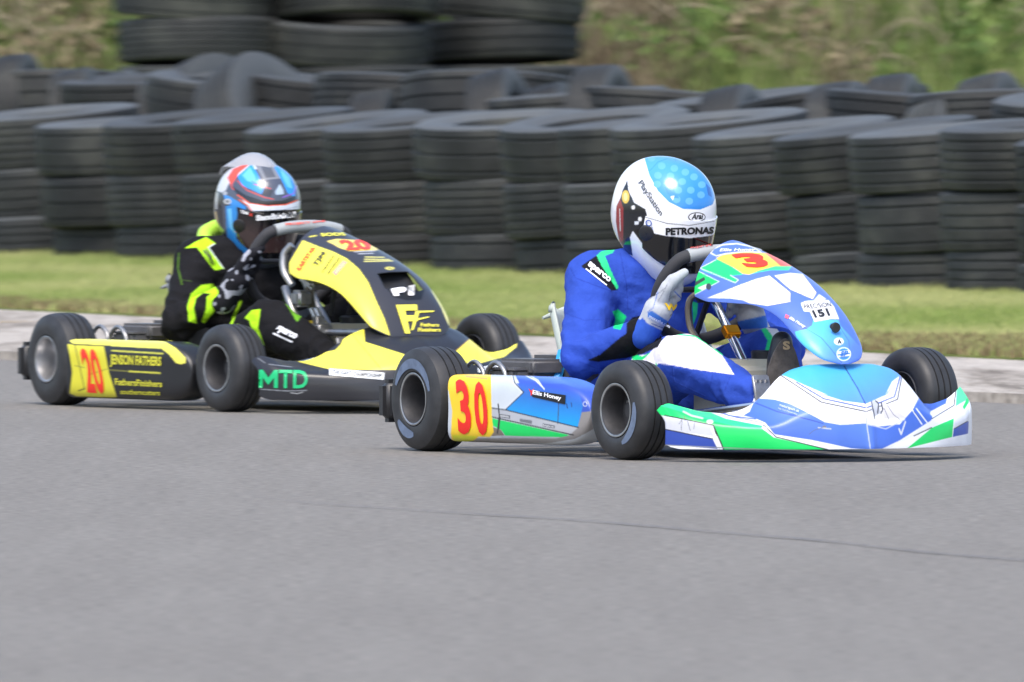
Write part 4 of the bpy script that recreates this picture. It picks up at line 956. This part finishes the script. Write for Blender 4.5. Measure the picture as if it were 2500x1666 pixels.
f20, tf20 = fairing(K20, KM20, F20C, F20E, [1.6, 1.7, 1.8, 1.9, 2, 2], LF20, 'z2', '33343b', hole=HOLE)
MB().box((1.13, 0, .36), (.17, .20, .012), M=Matrix.Rotation(R(38), 3, 'Y'), bev=.003).build('air_duct', M_['blackp'], K20)
decal(f20, tf20, KM20, 'z2', 'SODS', [(548, 212), (722, 206), (742, 230), (556, 236)], 'e0dc50', .04)
decal(f20, tf20, KM20, 'z2', '20', [(672, 262), (880, 258), (942, 332), (745, 338)], 'ea4838', .05, name='race_number')
decal(f20, tf20, KM20, 'z2', 'P1', [(1035, 628), (1245, 588), (1265, 668), (1090, 674)], 'f2f2f4', .07, .2)
decal(f20, tf20, KM20, 'z2', 'F', [(1106, 740), (1258, 738), (1270, 948), (1172, 950)], YE, .03)
decal(f20, tf20, KM20, 'z2', 'F', [(1250, 784), (1388, 782), (1300, 880), (1216, 930)], YE, -.012)
decal(f20, tf20, KM20, 'z2', 'Fathers', [(1286, 872), (1420, 874), (1420, 900), (1286, 898)], YE, .02)
decal(f20, tf20, KM20, 'z2', 'Finishers', [(1268, 908), (1434, 908), (1432, 936), (1268, 936)], YE, .02)
decal(f20, tf20, KM20, 'z2', 'KARTSTAR', [(372, 470), (488, 310), (518, 318), (400, 490)], 'e8542a', .03)
decal(f20, tf20, KM20, 'z2', 'TJM', [(492, 440), (560, 345), (600, 360), (530, 470)], '4a4a30', .03)
decal(f20, tf20, KM20, 'z2', 'racing', [(556, 490), (640, 370), (660, 380), (576, 500)], '4a4a30', .02)
decal(f20, tf20, KM20, 'z2', 'engines', [(596, 505), (684, 384), (704, 394), (616, 515)], '4a4a30', .02)
decal(f20, tf20, KM20, 'z2', rect, [(640, 500), (718, 412), (748, 428), (664, 526)], 'f08a90')
decal(f20, tf20, KM20, 'z2', 'ARROW', [(652, 502), (722, 422), (740, 432), (666, 516)], 'fbe9a0', .03)
PL20 = [
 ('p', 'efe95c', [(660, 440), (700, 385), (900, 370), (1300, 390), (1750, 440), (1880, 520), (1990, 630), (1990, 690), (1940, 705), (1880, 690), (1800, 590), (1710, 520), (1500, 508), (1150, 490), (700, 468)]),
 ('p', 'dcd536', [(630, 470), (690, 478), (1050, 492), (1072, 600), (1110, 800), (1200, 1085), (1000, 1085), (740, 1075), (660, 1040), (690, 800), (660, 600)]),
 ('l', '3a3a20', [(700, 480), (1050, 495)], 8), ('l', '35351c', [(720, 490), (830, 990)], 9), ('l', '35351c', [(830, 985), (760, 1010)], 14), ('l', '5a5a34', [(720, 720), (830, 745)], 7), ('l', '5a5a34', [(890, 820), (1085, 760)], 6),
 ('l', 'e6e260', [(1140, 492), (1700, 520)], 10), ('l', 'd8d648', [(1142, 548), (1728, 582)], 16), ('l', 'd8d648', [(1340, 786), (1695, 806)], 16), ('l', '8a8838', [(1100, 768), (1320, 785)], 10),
 ('l', '50545a', [(1200, 1098), (1800, 1105)], 5),
]
s20, ts20 = side_pod(K20, KM20, .175, .80, -.577, -.507, .115, .088, .062, .66, PL20, 'k5', '1b1c20')
decal(s20, ts20, KM20, 'k5', '20', [(772, 520), (966, 528), (1086, 1048), (868, 1036)], 'e8331f', .03, name='race_number')
decal(s20, ts20, KM20, 'k5', 'JENSON FATHERS', [(1124, 590), (1716, 618), (1708, 756), (1128, 738)], 'd9d63c', .03)
decal(s20, ts20, KM20, 'k5', 'FathersFinishers', [(1180, 866), (1722, 896), (1722, 968), (1186, 944)], 'd0cd3a', .02)
decal(s20, ts20, KM20, 'k5', 'southerncutters', [(1244, 990), (1700, 1006), (1698, 1062), (1246, 1046)], 'd0cd3a', .02)
side_pod(K20, KM20, .175, .80, .577-.124, .507-.124, .115, .088, .062, .66, [], 'px', 'e9e044')[0]
mb = MB(); mb.tube([(.59, 0, .42), (.72, 0, .29), (.93, 0, .11)], .0125, 14, 20); mb.build('steering_column', M_['alu'], K20, True)
sw20 = steering(K20, (.585, 0, .438), (.52, 0, .85), .165, M_['suede'], M_['grey_grip'])[0]
tb_ = [c for c in sw20.children if c.name.startswith('top_bar')][0]; ttb = bvh_of(tb_, KM20)
decal(tb_, ttb, KM20, 'z6', 'PROJECT ONE', [(775, 512), (1030, 492), (1030, 506), (780, 530)], 'd8412c', .03)
mb = MB(); mb.tube([(.78, -.13, .49), (.76, -.145, .46), (.77, -.15, .41), (.80, -.14, .37)], .011, 10, 24); mb.build('panel_rail', M_['alu'], K20, True)
for dx in (0, .02):
    mb = MB(); mb.tube([(.84+dx, -.05, .40), (.78+dx, -.07, .38), (.77+dx, -.06, .31), (.80+dx, -.05, .25), (.83+dx, -.06, .2)], .008, 8, 40); mb.build('hose', M_['hose'], K20, True)
mb = MB(); mb.box((.89, -.10, .205), (.03, .03, .15), bev=.004); mb.tube([(.9, -.10, .23), (1.15, -.06, .235)], .011, 12); mb.box((.9, -.10, .24), (.07, .05, .035), bev=.006); mb.box((.91, -.105, .19), (.05, .04, .02), bev=.004); mb.build('brake_cylinder', M_['alu'], K20, True)
mb = MB(); mb.tube([(.72, -.12, .36), (.76, -.13, .33), (.80, -.13, .28), (.84, -.12, .24)], .012, 10, 20); mb.box((.80, -.11, .33), (.06, .05, .05), bev=.01); mb.box((.86, -.09, .385), (.10, .09, .03), M=Matrix.Rotation(R(20), 3, 'Y'), bev=.01); mb.tube([(.83, -.09, .30), (.88, -.08, .22)], .009, 8); mb.tube([(.86, -.09, .30), (.91, -.08, .22)], .009, 8)
mb.build('steering_support', M_['alu'], K20, True)
mb = MB(); mb.box((.84, -.075, .24), (.06, .05, .05), bev=.008); mb.build('fuel_filter', inkmat('c8b428'), K20, True)
mb = MB(); mb.box((1.02, .12, .27), (.14, .09, .07), M=Matrix.Rotation(R(25), 3, 'Y'), bev=.015); mb.build('battery_pack', inkmat('e4e2e6'), K20, True)
mb = MB(); mb.tube([(.82, -.33, .11), (.98, -.26, .135), (1.14, -.2, .165)], .0085, 8, 16); mb.build('throttle_rod', M_['chrome'], K20, True)
for s in (-1, 1):
    mb = MB(); mb.tube([(.84, s*.03, .28), (.9, s*.04, .42), (.93, s*.05, .46)], .007, 8, 16); mb.build('panel_bracket', M_['blackp'], K20, True)

# ================================================================== drivers
J30 = dict(pelvis=(.30, 0, .14), belly=(.27, 0, .25), chest=(.30, 0, .37), uch=(.33, 0, .44), neck=(.37, 0, .50), head=(.40, .0, .58),
           sh_n=(.31, -.17, .455), el_n=(.47, -.30, .255), wr_n=(.66, -.205, .335), sh_f=(.36, .17, .455), el_f=(.50, .31, .27), wr_f=(.63, .15, .315),
           hip_n=(.36, -.11, .13), kn_n=(.83, -.21, .252), an_n=(1.07, -.135, .165), hip_f=(.36, .11, .13), kn_f=(.72, .14, .265), an_f=(.92, .07, .14))
SU = '2d4cae'
S30 = [
 ('p', 'f3eef4', [(640, 1360), (740, 1345), (860, 1225), (1000, 1215), (1100, 1260), (1200, 1340), (1290, 1480), (1150, 1470), (1020, 1440), (890, 1415), (800, 1405), (800, 1560), (740, 1540), (610, 1440)]),
 ('p', '19e07a', [(632, 1360), (660, 1350), (700, 1360), (755, 1335), (700, 1385), (640, 1385)]), ('l', '22d884', [(905, 1218), (1040, 1232), (1130, 1290), (1210, 1350)], 9),
 ('p', SU, [(790, 1412), (890, 1415), (1020, 1440), (1290, 1478), (1440, 1500), (1400, 1600), (900, 1700), (780, 1600)]),
 ('l', '2fd37c', [(788, 1405), (800, 1500)], 8),
 ('p', '15161e', [(312, 790), (410, 722), (445, 770), (548, 935), (500, 930), (460, 860), (380, 825)]),
 ('p', '15161e', [(312, 782), (408, 716), (470, 800), (545, 935), (505, 942), (465, 905), (400, 850), (340, 805)]),
 ('p', '33e08c', [(410, 716), (440, 690), (528, 672), (510, 700), (462, 718), (490, 790), (548, 915), (540, 935), (440, 780)]),
 ('p', '0e0f14', [(350, 1385), (430, 1350), (500, 1290), (560, 1240), (600, 1215), (600, 1150), (640, 1110), (700, 1100), (760, 1150), (830, 1250), (800, 1300), (700, 1345), (600, 1370), (420, 1395)]),
 ('p', '12d878', [(510, 1075), (545, 1060), (600, 1105), (560, 1190), (515, 1180), (530, 1120)]),
 ('p', '2fe08a', [(1020, 1010), (1055, 1020), (1050, 1090), (1025, 1160)]),
 ('p', '2fe08a', [(1450, 1170), (1500, 1180), (1540, 1240), (1490, 1370), (1480, 1340), (1500, 1260)]), ('p', 'eeeef4', [(1490, 1175), (1560, 1185), (1600, 1240), (1540, 1290), (1530, 1230)]),
 ('l', '1e3690', [(890, 1415), (900, 1520), (1100, 1620)], 4), ('l', '1e3690', [(240, 795), (275, 860), (380, 900), (505, 945)], 4), ('l', '1e3690', [(200, 1080), (330, 1130), (510, 1120)], 3), ('l', '1e3690', [(300, 1395), (420, 1440), (620, 1400)], 4), ('l', '1e3690', [(560, 700), (600, 900), (610, 1060)], 4), ('l', '4a6cd8', [(897, 1430), (906, 1520), (1105, 1612)], 2.5), ('l', '1e3690', [(1150, 1478), (1130, 1560)], 4), ('l', '1e3690', [(1260, 1490), (1225, 1580)], 4),
]
D30, td30 = driver(KM30, J30, dict(suit=SU), S30, 'z4', 'person in blue race suit and white helmet with pale blue crown driving the front kart', None, None, None, None)
decal(D30, td30, KM30, 'z4', 'sparco', [(350, 755), (372, 752), (506, 880), (482, 906)], 'f0f2f8', .04) if False else None
decal(D30, td30, KM30, 'z4', 'sparco', [(368, 752), (504, 862), (482, 902), (346, 792)], 'f0f2f8', .05, name='suit_lettering')
decal(D30, td30, KM30, 'z4', rect, [(344, 798), (476, 904), (470, 910), (338, 804)], 'f0f2f8', name='suit_lettering')
H30L = [
 ('g', ('4f9fe0', (800, 80), '2f88da', (1000, 400)), [(712, 60), (760, 40), (860, 40), (965, 70), (1065, 165), (1140, 260), (1170, 340), (1150, 392), (1070, 424), (960, 420), (870, 376), (800, 305), (745, 205), (718, 112)]),
] + [('e', '5ea8e6', (x, y, 24, 22)) for x, y in ((760, 95), (825, 145), (905, 160), (975, 185), (800, 205), (880, 210), (955, 245), (1030, 215), (1080, 265), (860, 265), (795, 262), (930, 300), (1010, 300), (1075, 330), (1000, 370), (920, 360))] + [
 ('p', '2f86d0', [(835, 258), (880, 300), (915, 325), (938, 352), (885, 348), (858, 320)]), ('p', 'eaf4ff', [(880, 340), (905, 335), (895, 365)]), ('p', '1f62b0', [(1105, 255), (1135, 285), (1145, 345), (1120, 330)]),
 ('l', '2f7fcc', [(745, 180), (800, 120), (870, 95), (960, 100)], 3), ('l', '5a6470', [(715, 185), (640, 240), (610, 280)], 3),
 ('p', '15181f', [(575, 300), (605, 235), (612, 300), (650, 380), (720, 420), (735, 470), (705, 540), (640, 560), (622, 600), (640, 720), (600, 700), (560, 640), (540, 560), (540, 420)]),
 ('p', '8c2a30', [(536, 400), (560, 350), (580, 420), (578, 620), (555, 640), (540, 560), (528, 470)]), ('l', 'd8d0d0', [(556, 420), (560, 560)], 5), ('p', 'e8e4ea', [(520, 430), (534, 430), (530, 560), (518, 540)]),
 ('e', 'e2c04c', (594, 342, 24, 42)), ('e', 'f2de90', (594, 342, 12, 26)),
 ('p', '0b0c10', [(700, 540), (850, 575), (1180, 560), (1150, 700), (860, 760), (760, 720), (700, 640), (640, 560)]),
 ('e', 'e6e8ea', (643, 410, 11, 14)), ('e', 'e6e8ea', (686, 484, 12, 14)), ('p', 'dfe4ee', [(650, 500), (680, 498), (675, 520), (652, 520)]),
]
V30L = [('p', 'f1f3f8', [(690, 400), (1200, 400), (1200, 500), (1000, 535), (690, 480)]), ('p', 'f1f3f8', [(690, 462), (720, 474), (860, 515), (1000, 527), (1110, 512), (1190, 485), (1190, 560), (1140, 590), (1000, 606), (850, 592), (760, 572), (690, 560)]), ('l', '2a2c30', [(705, 468), (860, 512), (1000, 525), (1160, 498)], 4), ('l', '8a7a50', [(1128, 590), (1122, 680)], 5)]
h30, th30, v30, tv30, HM30 = helmet(D30, KM30, (.392, 0, .632), 10, 17, 1.075, H30L, V30L, 'z4', 'eef0f6', (70, -31, 7.5))
decal(h30, th30, KM30, 'z4', 'PlayStation', [(702, 232), (840, 442), (806, 474), (666, 262)], '50555c', .015)
decal(h30, th30, KM30, 'z4', 'Arai', [(1014, 448), (1088, 446), (1090, 484), (1012, 486)], '16181c', .03, .3)
ring = [(.5+.5*math.cos(a), .5+.5*math.sin(a)) for a in np.linspace(0, 2*math.pi, 32, endpoint=False)]
decal(h30, th30, KM30, 'z4', ring, [(992, 442), (1102, 440), (1104, 500), (994, 502)], '16181c', eps=.0012)
decal(h30, th30, KM30, 'z4', ring, [(997, 447), (1097, 445), (1099, 495), (999, 497)], 'f0f1f6', eps=.0017)
decal(v30, tv30, KM30, 'z4', 'PETRONAS', [(850, 540), (1158, 532), (1152, 578), (850, 588)], '16181c', .05)
decal(v30, tv30, KM30, 'z4', 'O', [(724, 485), (764, 492), (762, 534), (722, 526)], '3c5aa8', .01)
decal(v30, tv30, KM30, 'z4', '2', [(758, 534), (772, 537), (770, 552), (757, 549)], '3c5aa8', .0)

gx, gn = Vector((.55, 0, .83)).normalized(), Vector((0, -1, 0))
GL30 = [('p', '2b55b8', [(560, 1060), (735, 1150), (900, 1230), (930, 1420), (560, 1420)]), ('l', '6a707c', [(860, 900), (830, 960), (800, 1010)], 4), ('l', '6a707c', [(905, 900), (880, 960), (870, 1000)], 4), ('l', '5a606c', [(735, 1000), (800, 960), (840, 930)], 4), ('l', '4a5060', [(880, 1100), (930, 1060), (950, 1000)], 4), ('p', '2b55b8', [(660, 1180), (700, 1110), (760, 1180), (880, 1210), (900, 1260), (760, 1260)]), ('p', '3f74c8', [(735, 1080), (760, 1068), (885, 1150), (870, 1178), (735, 1108)]), ('l', '1d3a90', [(760, 1150), (880, 1200)], 6), ('l', '8fa0c8', [(735, 1115), (870, 1192)], 5),
        ('l', '3a62c0', [(905, 945), (960, 1000), (965, 1070)], 7), ('l', '3a62c0', [(800, 950), (770, 1050), (730, 1080)], 4), ('p', '3566c0', [(720, 900), (800, 935), (790, 960), (715, 960)])]
g30 = hand(D30, KM30, (.665, -.205, .345), (.70, -.183, .415), gx, gn, -1, 'b9bec6', GL30, 'z4')
tg = bvh_of(g30, KM30)
decal(g30, tg, KM30, 'z4', 'W', [(840, 1018), (925, 1030), (918, 1072), (850, 1064)], 'f2c81e', .06)
decal(g30, tg, KM30, 'z4', 'maxxshe.com', [(750, 1092), (882, 1162), (874, 1180), (744, 1112)], 'e0e6f4', .01)
GL30b = [('p', '3f74c8', [(1300, 1140), (1500, 1095), (1500, 1180), (1300, 1190)])]
g30b = hand(D30, KM30, (.635, .14, .325), (.645, .10, .39), gx, -gn, 1, 'a9adb4', GL30b, 'z4')
shoe(D30, (.95, .012, .155), (.97, .012, .335), (.93, -.35, .12), M_['sole'], M_['blackp'])
shoe(D30, (1.07, -.13, .155), (1.19, -.12, .13), (.4, 0, -.9), M_['sole'], inkmat('e4e6ea'))
so30 = [o for o in D30.children if o.name.startswith('shoe')][0].children[0]; ts = bvh_of(so30, KM30)
decal(so30, ts, KM30, 'z4', 'S', [(1596, 1262), (1642, 1262), (1644, 1318), (1598, 1318)], 'cdb389', .05)

J20 = dict(pelvis=(.29, 0, .14), belly=(.25, 0, .25), chest=(.28, 0, .35), uch=(.31, 0, .42), neck=(.34, 0, .47), head=(.36, .0, .55),
           sh_n=(.27, -.165, .43), el_n=(.39, -.30, .25), wr_n=(.53, -.225, .335), sh_f=(.33, .17, .43), el_f=(.46, .30, .27), wr_f=(.60, .19, .33),
           hip_n=(.36, -.11, .13), kn_n=(.77, -.20, .255), an_n=(1.03, -.13, .15), hip_f=(.36, .11, .13), kn_f=(.70, .15, .275), an_f=(.96, .09, .14))
NE = 'b4f026'
S20 = [
 ('p', NE, [(135, 670), (200, 630), (270, 598), (330, 640), (300, 650), (280, 668), (305, 700), (385, 800), (325, 812), (290, 770), (240, 700), (210, 665)]),
 ('l', 'dfe8f0', [(322, 642), (285, 665), (380, 798)], 5),
 ('p', NE, [(160, 1140), (150, 1040), (175, 960), (240, 905), (310, 895), (345, 940), (358, 1000), (330, 1060), (260, 1150), (240, 1140), (270, 1060), (275, 980), (300, 960), (250, 955), (205, 990), (190, 1050), (210, 1150)]),
 ('p', NE, [(515, 1115), (560, 1065), (615, 1058), (600, 1180), (640, 1290), (600, 1290), (560, 1180), (545, 1130)]), ('l', NE, [(490, 1010), (450, 1100), (425, 1170)], 14), ('l', NE, [(470, 1165), (510, 1200)], 26),
 ('l', '5f9020', [(95, 700), (90, 800), (115, 900)], 5), ('l', '46602a', [(105, 870), (180, 882)], 3),
 ('p', '6cae2a', [(760, 1000), (870, 1010), (880, 1100), (850, 1140), (800, 1060)]),
]
D20, td20 = driver(KM20, J20, dict(suit='121216'), S20, 'z6', 'person in black race suit with neon green panels and patterned helmet driving the rear kart', None, None, None, None)
decal(D20, td20, KM20, 'z6', 'OMP', [(240, 680), (275, 672), (335, 770), (305, 782)], '34451a', .03, name='suit_lettering')
decal(D20, td20, KM20, 'z6', 'sparco', [(738, 1162), (858, 1222), (832, 1262), (704, 1202)], 'e4e6ec', .06, name='suit_lettering')
decal(D20, td20, KM20, 'z6', rect, [(700, 1208), (824, 1264), (818, 1274), (696, 1218)], 'e4e6ec', name='suit_lettering')
H20L = [
 ('p', 'c9ccd4', [(320, 260), (350, 200), (440, 120), (560, 110), (640, 150), (480, 200), (420, 250), (395, 300), (345, 330)]),
 ('p', 'e0503c', [(405, 220), (440, 165), (520, 130), (540, 140), (480, 190), (450, 240), (430, 270)]), ('l', 'e0503c', [(415, 230), (440, 290), (520, 340)], 9),
 ('p', '2a8fe0', [(470, 210), (560, 130), (600, 200), (625, 260), (640, 335), (570, 300), (500, 270)]), ('p', '63b8f2', [(500, 205), (550, 150), (580, 210), (590, 260), (530, 240)]),
 ('p', '2a8fe0', [(690, 130), (760, 150), (815, 215), (840, 300), (835, 345), (790, 320), (760, 250), (720, 180)]), ('p', '63b8f2', [(740, 160), (800, 220), (820, 290), (790, 280), (760, 220)]),
 ('p', '7c8088', [(580, 140), (690, 130), (745, 225), (640, 235), (610, 190)]), ('p', '55585f', [(620, 150), (680, 145), (715, 215), (650, 222)]),
 ('p', '1b1e28', [(430, 270), (520, 330), (640, 370), (760, 365), (840, 335), (845, 365), (760, 392), (640, 398), (540, 380), (470, 330)]),
 ('l', 'ee5a34', [(470, 330), (550, 385), (660, 400), (780, 392), (850, 365)], 7), ('l', 'd8443a', [(470, 240), (530, 300), (640, 345), (700, 358)], 6), ('l', 'c43c40', [(575, 262), (680, 290)], 6), ('l', '4a5ec8', [(560, 240), (640, 290)], 5), ('l', '8a5ad0', [(760, 345), (830, 320), (845, 270)], 7),
 ('p', 'a9bccf', [(710, 310), (740, 260), (760, 295), (765, 325), (715, 330)]), ('p', '30323a', [(640, 290), (700, 300), (680, 345), (620, 330)]),
 ('p', 'dfe6f2', [(500, 360), (540, 385), (660, 402), (780, 396), (870, 366), (868, 420), (780, 448), (700, 455), (600, 446), (550, 425)]), ('l', 'a8b4c8', [(570, 430), (700, 440), (850, 405)], 5), ('l', 'e85a3c', [(480, 360), (540, 400), (560, 430)], 7),
 ('p', '22252f', [(330, 300), (380, 320), (420, 400), (520, 420), (520, 450), (430, 420), (370, 380), (380, 560), (440, 660), (400, 620), (345, 520), (325, 400)]),
 ('p', '2f86d8', [(378, 320), (430, 345), (525, 405), (520, 425), (440, 395), (395, 385)]),
 ('p', '2f88d6', [(395, 400), (462, 392), (470, 470), (475, 570), (520, 620), (575, 660), (570, 720), (480, 712), (410, 640), (400, 540)]), ('p', '6cc0f4', [(405, 420), (430, 415), (440, 560), (420, 540)]), ('p', '2f6f78', [(350, 560), (400, 620), (470, 700), (440, 700), (380, 640)]),
 ('l', 'e87848', [(455, 560), (500, 620), (560, 645)], 5), ('l', 'd8b868', [(330, 440), (345, 540), (400, 650)], 8), ('l', '11131a', [(440, 660), (500, 690)], 8),
 ('e', 'b8bcc4', (405, 372, 24, 18)), ('e', '6a6e78', (405, 372, 12, 10)), ('p', 'b0b4bc', [(325, 300), (345, 320), (340, 420), (326, 420)]), ('e', 'a8acb8', (390, 320, 14, 12)),
 ('p', '0b0c10', [(470, 415), (560, 435), (870, 420), (850, 520), (700, 600), (580, 640), (500, 590), (465, 500)]),
]
V20L = [('g', ('0d0e12', (650, 500), '3a2c2c', (620, 600)), [(440, 400), (900, 400), (900, 700), (440, 700)])]
h20, th20, v20, tv20, HM20 = helmet(D20, KM20, (.338, 0, .592), 6, 17, 1.03, H20L, V20L, 'z6', '4a5060', (70, -32, 7))
decal(v20, tv20, KM20, 'z6', 'Sandshield', [(588, 458), (840, 436), (842, 472), (590, 496)], 'e8eaee', .07)
decal(v20, tv20, KM20, 'z6', 'TEAM', [(490, 426), (540, 438), (538, 458), (488, 444)], 'e8eaee', .03)
decal(v20, tv20, KM20, 'z6', 'X', [(546, 444), (568, 450), (566, 468), (546, 464)], 'e04030', .05)
# clear spoiler along the crown
H = np.array(HM20); rows = []
for a in np.linspace(-1, 1, 40):
    yy = .070*a; hh = .010*(1-a**4)
    rows.append([(-.150+.02*a*a, yy*.95, .085-.02*a*a), (-.115, yy, .118-.025*a*a), (-.075, yy, .140+hh-.035*a*a), (-.02, yy*.9, .146+hh*.7-.035*a*a), (.03, yy*.75, .138-.03*a*a)])
G = catmull(np.array(rows), 24, 1) @ H[:3, :3].T+H[:3, 3]
sp_ = link('helmet_spoiler', grid_mesh(G), mat('smoky_clear_plastic', 'c4c6cc', rough=.2, trans=.45), h20); s = sp_.modifiers.new('s', 'SOLIDIFY'); s.thickness = .003
def glove_col(v):
    C = np.zeros((len(v), 3)); 
    for i, p in enumerate(v):
        q = noise.noise(Vector((p[0]*45, p[1]*45, p[2]*45))); C[i] = lin('16171f') if q < .18 else lin('a7abb8')
    return C
hand(D20, KM20, (.545, -.215, .345), (.585, -.185, .415), gx, gn, -1, glove_col, [], 'z6')
hand(D20, KM20, (.61, .18, .33), (.625, .15, .40), gx, -gn, 1, glove_col, [], 'z6')
# glove gauntlet and collar
mb = MB(); mb.tube([(.24, -.125, .485), (.175, -.09, .515), (.16, -.02, .535), (.19, .06, .525)], [.016, .027, .03, .018], 10, 24); mb.build('collar', inkmat('b4e84a'), D20, True)
shoe(D20, (.99, .075, .16), (1.02, .075, .30), (.97, 0, .2), M_['blackp'], M_['blackp'])
shoe(D20, (1.03, -.125, .14), (1.15, -.12, .12), (.4, 0, -.9), M_['blackp'], inkmat('16161a'))
